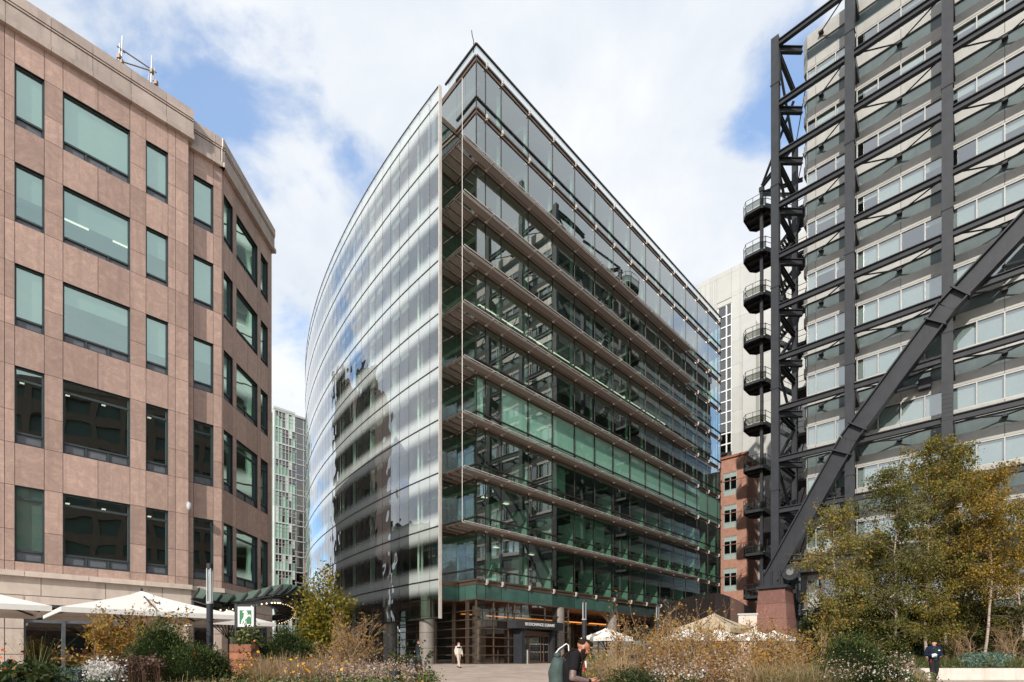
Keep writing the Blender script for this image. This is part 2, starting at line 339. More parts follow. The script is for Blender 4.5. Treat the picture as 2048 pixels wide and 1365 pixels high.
def jambs(mb, fac, wins, y0=.05, y1=.19):
    # dark lining behind the stone joints and stone-deep reveals round each opening
    pass
WCACHE = {}
def window(parent, fac, x0, x1, row, div, y=0., blind=None):
    zt, ztr, zm, zb = row; w = x1-x0; key = (round(w,2), round(zt-zb,2), ztr is not None, div)
    if key not in WCACHE:
        h = zt-zb; hm = zm-zb; fr = MB(); t = .055; y0, y1 = .10, .20
        fr.box(0,t,y0,y1,0,h); fr.box(w-t,w,y0,y1,0,h); fr.box(t,w-t,y0,y1,0,t); fr.box(t,w-t,y0,y1,h-t,h)
        fr.box(t,w-t,y0-.02,y1,hm-.05,hm+.02)
        for k in range(1,div): fr.box(w*k/div-.04,w*k/div+.04,y0,y1,t,hm-.05)
        if ztr: fr.box(t,w-t,y0+.01,y1,ztr-zb-.045,ztr-zb+.045)
        # reveals
        for a,b in ((-.012,0),(w,w+.012)): fr.box(a,b,.0,.30,0,h)
        fr.box(-.012,w+.012,.0,.30,h,h+.012)
        gl = MB(); gl.pane(t,w-t,.165,hm+.02,h-t)
        pn = MB()
        for k in range(div):
            a = w*k/div+(.045 if k else t); b = w*(k+1)/div-(.045 if k < div-1 else t); pn.box(a+.03,b-.03,.145,.16,t+.03,hm-.08); pn.box(a,b,.16,.18,t,hm-.05)
        WCACHE[key] = (fr.mesh('window'), gl.mesh('pane'), pn.mesh('lower_panel'))
    mf, mg, mp = WCACHE[key]
    o = link('window', mf, M['wframe'], parent, fac.pt(x0,y,zb)-parent.location, fac.rz)
    link('pane', mg, M['lglass'], o); link('lower_panel', mp, M['wpanel'], o)
    if blind:
        h = zt-zb-.05; hb = (zt-zm)*blind
        MB().box(.06,w-.06,.215,.225,h-hb,h).build('blind', M['blind'], o)
    return o
s_ = FA.su
c_edge = s_(377)
xs = [-11.2,-9.4,-8.6,-6.4,-4.1,-3.3,-2.55] + [s_(u) for u in (9,29.5,88.5,126,196,260,292,336,351)] + [c_edge]
wins = [(-8.6,-4.1),(s_(29.5),s_(88.5)),(s_(126),s_(260)),(s_(292),s_(336))]
wall = clad(FA, xs, wins, z_lip, z_ledge)
part(LB, FA, 'stone_wall', wall, 'granite')
bk = MB()
zs_all = [z_ledge] + sorted(z for r in ROWS for z in (r[0], r[3])) + [z_lip]
def backing(xs0, xs1, ws, yb=.05, th=.14):
    m = MB(); e = sorted({xs0, xs1} | {x for w in ws for x in w})
    for i in range(len(e)-1):
        w = any(a-.01 <= e[i] and e[i+1] <= b+.01 for a,b in ws)
        if not w: m.box(e[i],e[i+1],yb,yb+th,z_ledge,z_lip)
        else:
            for j in range(0,len(zs_all)-1,2): m.box(e[i],e[i+1],yb,yb+th,zs_all[j],zs_all[j+1])
    return m
part(LB, FA, 'wall_backing', backing(-11.2, c_edge-.01, wins), 'joint')
BL = [[.0,.0,.0,0],[.9,.3,.8,.6],[1,.28,1,.3],[0,.0,0,.2],[1,0,.0,.3]]
for j, r in enumerate(ROWS):
    for i, (a,b) in enumerate(wins):
        window(LB, FA, a, b, r, 3 if b-a > 2 else 1, blind=[0,.98,.98,.98][i] if j == 0 else {(1,0):.3,(1,1):.55,(1,2):.55,(1,3):.5,(2,1):1.,(2,2):.35,(2,3):.75,(4,1):.97}.get((j,i)))
# set-back bay, parallel to the front, then the chamfered side that runs straight away from the square
SB = .38
FB = Fac(*(FA.pt(c_edge, SB).xy), .9614, 1); b_end = FB.su(443.7)
wb = [(FB.su(387), FB.su(426.5))]
part(LB, FB, 'stone_wall', clad(FB, [0, wb[0][0], wb[0][1], b_end], wb, z_lip-.12, z_ledge), 'granite')
part(LB, FB, 'wall_backing', backing(0, b_end-.01, wb), 'joint')
for j, r in enumerate(ROWS): window(LB, FB, *wb[0], r, 1, blind=[.98,1,.45,0,0][j])
MB().box(c_edge-.05,c_edge,0.05,SB+.1,z_ledge,z_lip).build('return_wall', M['granite'], LB, FA.o-LB.location, FA.rz)
pc = FB.pt(b_end); FC = Fac(pc.x, pc.y, .0085, 1)
c_end = FC.su(543.5); wc = [(FC.su(447.5),FC.su(465.5)),(FC.su(473),FC.su(515)),(FC.su(521.5),FC.su(535.5))]
xc = [0] + [x for w in wc for x in w] + [c_end]; xc.insert(4, (wc[1][0]+wc[1][1])/2)
part(LB, FC, 'stone_wall', clad(FC, sorted(xc), wc, z_lip-.12, z_ledge), 'granite')
part(LB, FC, 'wall_backing', backing(0.05, c_end, wc), 'joint')
for j, r in enumerate(ROWS):
    for i, w in enumerate(wc): window(LB, FC, *w, r, 2 if i == 1 else 1, blind=.35 if (i+j) % 3 == 0 else None)
# cornice: lip, sloped band of panels, two dark shadow gaps and the parapet
def cornice(fac, x0, x1, zl, step=1.35, ret=0):
    lip = MB(); x = x0
    while x < x1-.05:
        xe = min(x+step, x1); d = .012
        lip.box(x+d/2,xe-d/2,-.19,.2,zl-.02,zl+.20)
        lip.add([(x+d/2,-.08,zl+.20),(xe-d/2,-.08,zl+.20),(xe-d/2,-.08,zl+.86),(x+d/2,-.08,zl+.86),(x+d/2,.2,zl+.2),(xe-d/2,.2,zl+.2),(xe-d/2,.2,zl+.86),(x+d/2,.2,zl+.86)],
                [(0,1,2,3),(0,3,7,4),(1,5,6,2),(3,2,6,7)])
        lip.box(x+d/2,xe-d/2,-.11,.2,zl+.90,zl+.96)
        lip.box(x+d/2,xe-d/2,-.13,.25,zl+1.0,zl+1.42)
        x = xe
    dk = MB().box(x0,x1,-.04,.22,zl+.19,zl+1.40)
    return lip, dk
for fac, a, b, zl in ((FA,-11.2,c_edge+.2,z_lip),(FB,-.1,b_end+.12,z_lip-.12),(FC,-.12,c_end+.2,z_lip-.12)):
    lp, dk = cornice(fac, a, b, zl); part(LB, fac, 'cornice', lp, 'cornice'); part(LB, fac, 'cornice_core', dk, 'joint')
# limestone string course and base
def ledge(fac, x0, x1, s=2.0):
    m = MB(); x = x0
    while x < x1-.05:
        e = min(x+s,x1); m.box(x+.008,e-.008,-.20,.2,z_ledge_b,z_ledge); x = e
    x = x0; s2 = 2.1
    while x < x1-.05:
        e = min(x+s2,x1); m.box(x+.01,e-.01,-.02,.2,z_base+.02,z_ledge_b); x = e
    return m
for fac, a, b in ((FA,-11.2,c_edge+.12),(FB,0,b_end+.08),(FC,-.08,c_end)): part(LB, fac, 'string_course', ledge(fac,a,b), 'lime')
def shopfront(fac, x0, x1, piers, bays):
    st = MB()
    for a,b in piers:
        z = -1.3
        while z < z_base-.05:
            ze = min(z+1.02, z_base); st.box(a+.012,b-.012,-.02,.3,z+.012,ze-.012); z = ze
    st.box(x0,x1,.0,.3,z_base-.32,z_base)
    part(LB, fac, 'base_stone', st, 'lime'); part(LB, fac, 'base_backing', MB().box(x0,x1,.31,.36,-1.3,z_base), 'joint') if 0 else None
    fr = MB(); gl = MB()
    for a,b in bays:
        n = max(1, round((b-a)/1.35)); zt = z_base-.33
        for k in range(n+1):
            x = a+(b-a)*k/n; fr.box(x-.06,x+.06,.06,.24,-1.3,zt)
            if k == n//2 and n > 2: fr.box(x-.2,x-.08,.02,.24,-1.3,zt)
        fr.box(a,b,.10,.2,zt-.72,zt-.62); fr.box(a,b,.08,.22,zt-.1,zt); fr.box(a,b,.1,.2,-1.3,-1.0)
        for k in range(n):
            xa, xb = a+(b-a)*k/n+.14, a+(b-a)*(k+1)/n-.14
            fr.box(xa,xb,.13,.145,zt-.54,zt-.2)
        gl.pane(a,b,.17,-1.1,zt-.05)
    part(LB, fac, 'shopfront_frame', fr, 'wpanel'); part(LB, fac, 'shopfront_glass', gl, 'dglass')
shopfront(FA, -11.2, c_edge, [(-11.2,-9.2),(-2.6,s_(9)),(s_(9),s_(48)),(s_(333),c_edge)], [(-9.2,-2.6),(s_(48),s_(333))])
shopfront(FB, 0, b_end, [(0,FB.su(387)),(FB.su(428),b_end)], [(FB.su(387),FB.su(428))])
shopfront(FC, 0, c_end, [(0,.5),(c_end-.5,c_end)], [(.5,c_end-.5)])
# rooms behind: floor slabs, back wall, ceiling lamps; and the hidden rear of the block
a0 = FA.pt(-11.2,.25).xy; a1 = FA.pt(c_edge,SB+.25).xy; a2 = FB.pt(b_end-.1,.25).xy; a3 = FC.pt(c_end,.22).xy
outl = [tuple(a0), tuple(a1), tuple(a2), tuple(a3), (a3.x-9,a3.y+10), (a3.x-26,a3.y+2), (a0.x-8,a0.y+8)]
sl_ = MB()
for r in ROWS: sl_.prism([(p[0]-LB.location.x,p[1]-LB.location.y) for p in outl], r[3]-.42, r[3]-.05)
sl_.build('floor_slab', M['ceiling'], LB)
rf = MB(); rf.prism([(p[0]-LB.location.x,p[1]-LB.location.y) for p in outl], z_lip+.1, z_lip+.7); rf.build('roof', M['roof'], LB)
bw = MB()
i0, i1, i2 = FA.pt(-11.2,4.2), FA.pt(c_edge-1.5,4.2), FC.pt(c_end-.4,3.6)
ins = [(i0.x-14,i0.y-14*0), (i1.x,i1.y), (i2.x,i2.y), (a3.x-9,a3.y+9.5), (a3.x-25,a3.y+2), (a0.x-7.5,a0.y+8)]
ins[0] = (i0.x, i0.y)
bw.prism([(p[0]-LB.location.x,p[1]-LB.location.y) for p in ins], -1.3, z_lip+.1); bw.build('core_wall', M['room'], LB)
rw = MB()
for k in range(3, 6):
    p, q = outl[k], outl[(k+1) % 7]
    rw.bar((p[0]-LB.location.x,p[1]-LB.location.y,12.5),(q[0]-LB.location.x,q[1]-LB.location.y,12.5), .3, 27.6)
rw.build('rear_wall', M['granite'], LB)
lm = MB()
for j in (1,3,4):
    z = ROWS[j][0]+.0
    for x in (s_(45),s_(140),s_(215),s_(310)): lm.box(x,x+.14,1.3,1.44,z-.12,z-.08)
for j in (1,):
    for x in (s_(132),s_(236)): lm.box(x,x+.9,.9,1.2,ROWS[j][0]-.66,ROWS[j][0]-.62)
part(LB, FA, 'ceiling_lamp', lm, 'white_lamp')
pl = MB()
for x in (s_(62), s_(92), s_(148)): pl.lathe([(.05,.12),(.14,.1),(.26,0),(.24,-.02)], 14, (x,1.4,1.15)); pl.box(x-.008,x+.008,1.39,1.41,1.25,2.2)
part(LB, FA, 'pendant_lamp', pl, solid('copper_shade', (.55,.16,.05), .4, .3))
# security camera on the corner
cm = MB(); q = FA.pt(c_edge-.02, -.16, zr(968)-.15); cm.lathe([(.03,.28),(.10,.26),(.11,.08),(.10,.0),(.06,-.08),(.02,-.10)], 14, (0,0,0)); cm.box(-.04,.04,0,.22,.26,.32)
SCAM = cm.build('security_camera', M['camera'], None, q, FA.rz, True); tag(SCAM, 'small grey dome camera on the granite corner of the office block', 'camera')
# scaffold poles on the roof edge
sp_ = thing('scaffold_frame', 'bare scaffold tube frame standing on the granite roof edge', 'scaffold', FA.pt(FA.su(238), 1.2, z_lip+.7))
def scp(u,v,d=1.2): return FA.pt(FA.su(u,d), d, FA.zv(v,u,d)) - sp_.location
tb = MB()
for a,b in (((245,73),(243,133)),((240,88),(238,122)),((304,113),(302,168)),((310,137),(306,162)),((299,146),(296,166))): MB().tube([scp(*a),scp(*b)],.03,6).build('upright', M['chrome'], sp_)
tb = MB()
for a,b in (((234,93),(313,146)),((245,124),(302,142)),((232,119),(312,174)),((236,126),(311,176)),((240,100),(250,106))): tb.tube([scp(*a),scp(*b)],.028,6)
for u,v in ((238,114),(243,124),(303,143),(312,166)): tb.box(*(lambda p:(p.x-.07,p.x+.07,p.y-.07,p.y+.07,p.z-.09,p.z+.09))(scp(u,v)))
tb.build('rail', solid('rusty_scaffold_tube', (.28,.20,.15), .6, .4), sp_)
C = Vector((-2.763, 41.1, 0))
MN = thing('glass_office_building', 'sharp cornered glass office block with curved glass skin and bronze sunshades', 'building', (C.x, C.y, 0))
FR = Fac(C.x, C.y, .9614, 1)                 # long right front
S0 = Vector((-4.465, 42.94, 0)); FS = Fac(S0.x, S0.y, C.x-S0.x, C.y-S0.y); SL = (C-S0).length
FW = Fac(S0.x-FR.e.x*2.88, S0.y-FR.e.y*2.88, .9614, 1)   # wall between the short face and the curved skin
LEN = 46.1; PITCH = 4.053
ZK = [CZ + (1311-(1163-104.7*k))/25.83 for k in range(11)]
Z_RAIL = CZ + (1311-89.8)/25.83; Z_FB = CZ + (1311-1198)/25.83
mull = [.98] + [2.72+3.27*k for k in range(14)]
mull = [x for x in mull if x < LEN-.3] + [LEN]
CAN_END = 36.75
# curved skin, in plan
def sail_pts():
    pts = []; x, y, s, th = -5.5, 39.85, 0., math.radians(44)
    nxt = 0.; out = []
    step = .05
    stops = [0., 1.12] + [1.12+1.5*k for k in range(1,38)]
    i = 0
    while i < len(stops):
        if s >= stops[i]-1e-6: out.append((x,y)); i += 1; continue
        a = th - s/120.; x -= math.sin(a)*step; y += math.cos(a)*step; s += step
    return out
SP = sail_pts()
SZ = [CZ+(1311-v)/26.65 for v in (1236,1158.8,1052.5,946.2,840,733.7,627.4,521,414.7,308.5,203,172)]
def sail_off(d):
    r = []
    for i,p in enumerate(SP):
        a = Vector(SP[max(i-1,0)]); b = Vector(SP[min(i+1,len(SP)-1)]); t = (b-a).normalized(); n = Vector((t.y,-t.x)); r.append(Vector(p)+n*d)
    return r
lc = lambda p: (p[0]-C.x, p[1]-C.y)
# frit: white bands that fade away from every joint
def frit_glass():
    m, nt, out = newmat('fritted_curved_glass')
    g = N(nt,'ShaderNodeNewGeometry'); sp = N(nt,'ShaderNodeSeparateXYZ'); L(nt, g.outputs['Position'], sp.inputs[0])
    a = N(nt,'ShaderNodeMath', operation='SUBTRACT', inp={1: SZ[1]}); L(nt, sp.outputs[2], a.inputs[0])
    b = N(nt,'ShaderNodeMath', operation='DIVIDE', inp={1: (SZ[9]-SZ[1])/8}); L(nt, a.outputs[0], b.inputs[0])
    rn = N(nt,'ShaderNodeMath', operation='ROUND'); L(nt, b.outputs[0], rn.inputs[0])
    d = N(nt,'ShaderNodeMath', operation='SUBTRACT'); L(nt, b.outputs[0], d.inputs[0]); L(nt, rn.outputs[0], d.inputs[1])
    ab = N(nt,'ShaderNodeMath', operation='ABSOLUTE'); L(nt, d.outputs[0], ab.inputs[0])
    up = N(nt,'ShaderNodeMapRange', interpolation_type='SMOOTHSTEP', inp={1: .10, 2: .32, 3: .80, 4: .0}); L(nt, ab.outputs[0], up.inputs[0])
    tr = N(nt,'ShaderNodeBsdfTransparent', inp={'Color': (.60,.74,.66,1)})
    df = N(nt,'ShaderNodeBsdfDiffuse', inp={'Color': (.78,.84,.80,1)}); tl = N(nt,'ShaderNodeBsdfTranslucent', inp={'Color': (.78,.84,.80,1)})
    fm = N(nt,'ShaderNodeMixShader', inp={0: .3}); L(nt, df.outputs[0], fm.inputs[1]); L(nt, tl.outputs[0], fm.inputs[2])
    body = N(nt,'ShaderNodeMixShader'); L(nt, up.outputs[0], body.inputs[0]); L(nt, tr.outputs[0], body.inputs[1]); L(nt, fm.outputs[0], body.inputs[2])
    gl = N(nt,'ShaderNodeBsdfGlossy', inp={'Color': (.97,.98,1,1), 'Roughness': 0.})
    fr = N(nt,'ShaderNodeLayerWeight', inp={'Blend': .5}); pw = N(nt,'ShaderNodeMath', operation='POWER', inp={1: 2.4}); L(nt, fr.outputs['Facing'], pw.inputs[0])
    ma = N(nt,'ShaderNodeMath', operation='MULTIPLY_ADD', inp={1: .86, 2: .12}); L(nt, pw.outputs[0], ma.inputs[0])
    of = N(nt,'ShaderNodeVectorMath', operation='SCALE', inp={3: 53.}); cx = N(nt,'ShaderNodeCombineXYZ'); [L(nt, g.outputs['Random Per Island'], cx.inputs[i]) for i in range(3)]; L(nt, cx.outputs[0], of.inputs[0])
    ad = N(nt,'ShaderNodeVectorMath', operation='ADD'); L(nt, g.outputs['Position'], ad.inputs[0]); L(nt, of.outputs[0], ad.inputs[1])
    n3 = N(nt,'ShaderNodeTexNoise', inp={'Scale': .55, 'Detail': 1.}); L(nt, ad.outputs[0], n3.inputs['Vector'])
    bp = N(nt,'ShaderNodeBump', inp={'Strength': 1., 'Distance': .05}); L(nt, n3.outputs[0], bp.inputs['Height']); L(nt, bp.outputs[0], gl.inputs['Normal'])
    mx = N(nt,'ShaderNodeMixShader'); L(nt, ma.outputs[0], mx.inputs[0]); L(nt, body.outputs[0], mx.inputs[1]); L(nt, gl.outputs[0], mx.inputs[2]); L(nt, mx.outputs[0], out.inputs[0]); return m
M['frit'] = frit_glass()
for j in range(len(SZ)-1):
    m = MB(); z0, z1 = SZ[j]+.06, SZ[j+1]-.06
    for i in range(len(SP)-1):
        p, q = Vector(lc(SP[i])), Vector(lc(SP[i+1])); t = (q-p).normalized(); p = p+t*.022; q = q-t*.022
        m.add([(p.x,p.y,z0),(q.x,q.y,z0),(q.x,q.y,z1),(p.x,p.y,z1)], [(3,2,1,0)])
    gp = m.build('curved_glass_band', M['frit'], MN)
    io = sail_off(.12)
    for z in ([SZ[j+1]] if j < len(SZ)-2 else [SZ[j+1]]) + ([SZ[0]] if j == 0 else []):
        jm = MB()
        for i in range(len(SP)-1):
            p,q = Vector(lc(SP[i])), Vector(lc(SP[i+1])); t=(q-p).normalized(); n = Vector((-t.y,t.x))*.03
            p2,q2 = Vector(lc(io[i])), Vector(lc(io[i+1])); a,b = p+n, q+n; h=.045 if j < len(SZ)-2 else .03
            jm.add([(a.x,a.y,z-h),(b.x,b.y,z-h),(b.x,b.y,z+h),(a.x,a.y,z+h),(p2.x,p2.y,z-h),(q2.x,q2.y,z-h),(q2.x,q2.y,z+h),(p2.x,p2.y,z+h)],
                   [(3,2,1,0),(0,1,5,4),(7,6,2,3),(4,5,6,7)])
        jm.build('joint_rail', M['bronze_dk'], gp)
# bright edge frame of the skin, and thin uprights behind the glass joints
e0 = Vector(lc(SP[0])); e1 = Vector(lc(SP[1])); t = (e1-e0).normalized(); nn = Vector((t.y,-t.x))
ed = MB(); a = e0 - t*.06 - nn*.02; b = e0 + nn*.20; 
ed.prism([tuple(e0-t*.10-nn*.03), tuple(e0-nn*.03), tuple(e0+nn*.22), tuple(e0-t*.10+nn*.22)], SZ[0]-.05, SZ[-1]+.03)
ed.build('skin_edge_frame', M['bronze_lt'], MN)
io1 = sail_off(.04); io2 = sail_off(.16); um = MB()
for i in range(1,len(SP)): 
    p,q = Vector(lc(io1[i])), Vector(lc(io2[i])); um.bar((*p,(SZ[0]+SZ[-1])/2),(*q,(SZ[0]+SZ[-1])/2), .055, SZ[-1]-SZ[0])
um.build('glass_fin', M['bronze_dk'], MN)
# ---- storeys
inner = sail_off(.45)
k0 = next(i for i,p in enumerate(SP) if i >= 2)
FE = FR.pt(LEN, .0)
back = [(FE.x-8, FE.y+16), (inner[-1].x+14, inner[-1].y+8)]
plan = [C.xy] + [FR.pt(LEN,.12).xy] + [Vector(b) for b in back] + [inner[i] for i in range(len(SP)-1, 1, -1)] + [FW.pt(.9,.12).xy, S0.xy+FR.n.xy*.12]
plan[0] = FR.pt(.14,.12).xy
top_in = sail_off(10)
plan_top = [plan[0], plan[1]] + [Vector(b) for b in back] + [top_in[i] for i in range(len(SP)-1, 6, -4)] + [FS.pt(-3.2,.12).xy]
core = [FR.pt(9,9).xy, FR.pt(LEN-3,9).xy, Vector(back[0])+Vector((-3,-3)), Vector(back[1])+Vector((2,-4)), sail_off(8)[26], sail_off(8)[5]]
CAN_W = 3.45
T = C - FR.e*2.14 + Vector((FR.e.y,-FR.e.x,0))*.80
eS = Vector((-.955,.985,0)).normalized()         # sunshade edge over the short face
def cpt(e, n): return C + FR.e*e + Vector((FR.e.y,-FR.e.x,0))*n
spec = {}
for k in range(10):
    zb, zt = ZK[k]+.22, ZK[k+1]-.22
    cw = MB()
    def pane(fac, x0, x1, z0, z1, y=0): cw.pane(x0+.008, x1-.008, y+.005, z0, z1)
    e = [0]+mull
    for i in range(len(e)-1): pane(FR, e[i], e[i+1], zb, zt)
    if k == 3: M['gclear'] = glass('pale_green_glass', (.66,.86,.77), .16, wave=.006, wscale=.35)
    glz = part(MN, FR, 'front_glazing', cw, 'gclear' if k == 3 else 'gglass')
    cw = MB(); 
    for a,b in ((0,.55),(.55,1.15),(1.15,SL)): pane(FS,a,b,zb,zt)
    part(MN, FS, 'corner_glazing', cw, 'gglass')
    cw = MB(); pane(FW,0,2.88,zb,zt)
    if k < 9: part(MN, FW, 'side_glazing', cw, 'gglass')
    mu = MB()
    for x in mull: mu.box(x-.028,x+.028,-.03,.10,zb,zt)
    mu.box(-.035,.035,-.035,.035,zb,zt)
    mo = part(MN, FR, 'mullion', mu, 'bronze_dk')
    if k >= 0:
        rl = MB(); zr_ = ZK[k]+ (1.0)
        rl.box(0,LEN+.15,-.10,.0,zr_-.06,zr_+.05); part(MN, FR, 'sill_rail', rl, 'bronze_dk')
        rl = MB(); rl.box(.0,SL+.1,-.10,0,zr_-.06,zr_+.05); part(MN, FS, 'sill_rail', rl, 'bronze_dk')
    sb = MB(); sb.prism([lc(p) for p in (plan if k < 10 else plan_top)], ZK[k]-.26, ZK[k]+.12); sb.build('floor_slab', M['slabm'], MN)
sb = MB(); sb.prism([lc(p) for p in plan_top], ZK[10]-.3, ZK[10]+.15); sb.build('roof', M['roof'], MN)
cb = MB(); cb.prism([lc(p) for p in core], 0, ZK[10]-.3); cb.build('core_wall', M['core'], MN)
# bands: bronze edge beam of every storey, with its cast brackets
for k in range(11):
    z = ZK[k]; bandm = MB(); bs_ = MB()
    for m_, x1 in ((bandm, LEN), (bs_, SL)):
        m_.box(0, x1, -.06, .05, z-.22, z-.05); m_.box(.0, x1, -.12, .05, z+.08, z+.21); m_.box(0, x1, -.02, .05, z-.05, z+.08)
    part(MN, FR, 'edge_beam', bandm, 'bronze'); part(MN, FS, 'edge_beam', bs_, 'bronze')
    if k < 10: part(MN, FW, 'edge_beam', MB().box(0,2.88,-.05,.05,z-.22,z+.21), 'bronze')
    for x in mull[:-1]:
        if 1 <= k <= 8 and x < CAN_END-1: continue
        br = MB(); br.box(x-.07,x+.07,-.26,-.125,ZK[k]-.10,ZK[k]+.20); br.box(x-.05,x+.05,-.2,-.0,ZK[k]-.2,ZK[k]-.10); part(MN, FR, 'cast_bracket', br, 'bronze_lt')
# roof balustrade
gb = MB()
for a,b in zip([0]+mull[:-1], mull): gb.pane(a+.01,b-.01,.0,ZK[10]+.22,Z_RAIL-.05)
M['bal'] = glass('clear_balustrade_glass', (.80,.86,.84), .12); part(MN, FR, 'balustrade', gb, 'bal'); gb = MB().pane(0,SL+1.2,0,ZK[10]+.22,Z_RAIL-.05); part(MN, FS, 'balustrade', gb, 'bal').location = FS.pt(-1.2)-MN.location
rl = MB().box(-.02,LEN+.3,-.12,.02,Z_RAIL-.06,Z_RAIL+.05); part(MN, FR, 'roof_rail', rl, 'bronze_dk')
rl = MB().box(-1.5,SL+.08,-.12,.02,Z_RAIL-.06,Z_RAIL+.05); part(MN, FS, 'roof_rail', rl, 'bronze_dk')
gx = MB().pane(-3.2,0,0,ZK[9]+.22,ZK[10]-.22); part(MN, FS, 'terrace_screen', gx, 'gglass')
gx = MB().box(-3.2,0,-.06,.05,ZK[10]-.22,ZK[10]+.2); part(MN, FS, 'terrace_beam', gx, 'bronze')
at = MB().tube([(0,0,0),(.0,0,.9),(-.12,0,1.4),(-.16,0,1.75)],.035,6); at.build('lightning_rod', M['steel_dk'], MN, FS.pt(SL-.45,.1,Z_RAIL-.2)-MN.location)
# sunshades
for k in range(1,9):
    z = ZK[k]-.02
    # outline corners in plan
    tip = cpt(-2.14,.82); lf = tip + eS*3.75
    sh = MB()
    ribs = [0.98+0]+mull[1:]; ribs = [x for x in ribs if x <= CAN_END+.2]
    ee = [-1.95]+ribs
    for i in range(len(ee)-1):
        a,b = ee[i]+(.05 if i else .0), ee[i+1]-.05
        sh.box(a,b,-.74,-.14,z-.02,z+.01)
    part(MN, FR, 'sunshade', sh, 'sunshade')
    # deep part over the short face: panels between ribs that run along the front
    sd = MB(); rb = MB(); n = 4
    for i in range(n):
        q0, q1 = .02+3.3*i/n/1., .02+3.3*(i+1)/n
        a0_, a1_ = tip+eS*(q0+.04+.85), tip+eS*(q1-.04+.85)
        i0_ = a0_ + FR.e*1.98; i1_ = a1_ + FR.e*1.98
        sd.prism([lc(a0_+FR.e*.16),lc(i0_),lc(i1_),lc(a1_+FR.e*.16)], z-.02, z+.01)
        rb.bar((*lc(a0_),z-.05),(*lc(a0_+FR.e*2.05),z-.05),.06,.14)
    sd.build('corner_sunshade', M['sunshade'], MN)
    for d in (0,.14):
        t0 = tip+FR.e*d*1.2+Vector((-FR.e.y,FR.e.x,0))*d
        rb.bar((*lc(t0),z+.03),(*lc(t0+eS*3.9),z+.03),.05,.07)
    rb.build('sunshade_rib', M['bronze'], MN)
    fr = MB()
    fr.box(-2.14,CAN_END,-.86,-.80,z-.01,z+.07); fr.box(-2.0,CAN_END,-.72,-.68,z+.06,z+.12); fr.box(-2.05,CAN_END,-.97,-.92,z+.10,z+.15)
    part(MN, FR, 'sunshade_rail', fr, 'bronze_lt')
    for x in ribs:
        ar = MB(); ar.bar((x,-.96,z+.08),(x,-.03,z-.06),.07,.09); ar.box(x-.06,x+.06,-.2,-.06,z-.16,z-.02); part(MN, FR, 'sunshade_arm', ar, 'bronze_lt')
rd = MB(); q = T; rd.tube([(*lc(q+FR.e*.02),ZK[1]),(*lc(q+FR.e*.02),ZK[9]+.2)],.022,6); rd.build('tie_rod', M['bronze_lt'], MN)
rd = MB()
# ---- fascia, columns, ground-floor glazing, entrance
fa = MB()
for a,b in zip([0]+mull[:-1], mull): 
    if a < 19: fa.box(a+.04,b-.04,-.02,.0,Z_FB+.06,ZK[0]-.22)
part(MN, FR, 'fascia_glass', fa, 'fascia'); fb_ = MB()
for a,b in ((0,.55),(.55,1.15),(1.15,SL)): fb_.box(a+.02,b-.02,-.02,.0,Z_FB+.06,ZK[0]-.22)
part(MN, FS, 'fascia_glass', fb_, 'fascia'); part(MN, FW, 'fascia_glass', MB().box(0,2.86,-.02,0,Z_FB+.06,ZK[0]-.22), 'fascia')
part(MN, FR, 'fascia_backing', MB().box(.03,LEN,.10,.2,Z_FB,ZK[0]-.24), solid('dark_green_backing', (.035,.055,.048), .6, var=.25, scale=.5))
part(MN, FS, 'fascia_backing', MB().box(-2,SL-.03,.10,.2,Z_FB,ZK[0]-.24), M['core'])
part(MN, FR, 'fascia_rail', MB().box(-.02,LEN,-.06,.06,Z_FB-.05,Z_FB+.06), 'bronze'); part(MN, FS, 'fascia_rail', MB().box(0,SL+.04,-.06,.06,Z_FB-.05,Z_FB+.06), 'bronze'); part(MN, FW, 'fascia_rail', MB().box(0,2.9,-.06,.06,Z_FB-.05,Z_FB+.06), 'bronze')
so_ = MB(); so_.prism([lc(p) for p in plan], Z_FB-.02, Z_FB+.02); so_.build('soffit', solid('brown_soffit', (.16,.085,.045), .5, var=.25, scale=.8), MN)
for x,y in ((1.2,1.0),(10.5,.35),(19.7,.6),(28.9,.6),(38.1,.6)):
    c = MB(); zq = 0
    while zq < Z_FB-.1:
        ze = min(zq+1.25,Z_FB); c.lathe([(.56,zq+.012),(.565,zq+.02),(.565,ze-.02),(.56,ze-.012)],28,(0,0,0)); zq = ze
    c.lathe([(.545,0),(.545,Z_FB)],28); c.build('column', M['conc'], MN, FR.pt(x,y)-MN.location, 0, False)
for i in (2,6,11,17,24):
    c = MB(); zq = 0; p = sail_off(.75)[i]
    while zq < SZ[1]:
        ze = min(zq+1.25,SZ[1]); c.lathe([(.60,zq+.012),(.605,zq+.02),(.605,ze-.02),(.60,ze-.012)],28); zq = ze
    c.build('column', M['conc'], MN, Vector((p.x,p.y,0))-MN.location)
M['lobbyglass'] = glass('lobby_glass', (.50,.48,.42), .08, wave=.003); gg = MB(); gt = MB(); GX = 11.6
def transoms(mb, x0, x1, y, zs_): 
    for z in zs_: mb.box(x0,x1,y-.10,y+.02,z-.035,z+.035)
TZ = [.72,1.42,2.12,2.82,3.5,4.2]
gg.pane(.05,GX,.065,0,Z_FB); transoms(gt,.0,4.3,.06,TZ); transoms(gt,4.3,8.3,.06,[3.5,4.2]); transoms(gt,8.3,GX,.06,TZ)
for x in (.05,1.9,3.6,4.35,8.25,GX): gt.box(x-.03,x+.03,-.02,.14,0,Z_FB)
part(MN, FR, 'lobby_glazing', gg, 'lobbyglass'); part(MN, FR, 'lobby_transom', gt, 'bronze')
gg = MB(); gt = MB(); gg.pane(-12,SL-.04,.065,0,Z_FB); transoms(gt,-12,SL,.06,TZ)
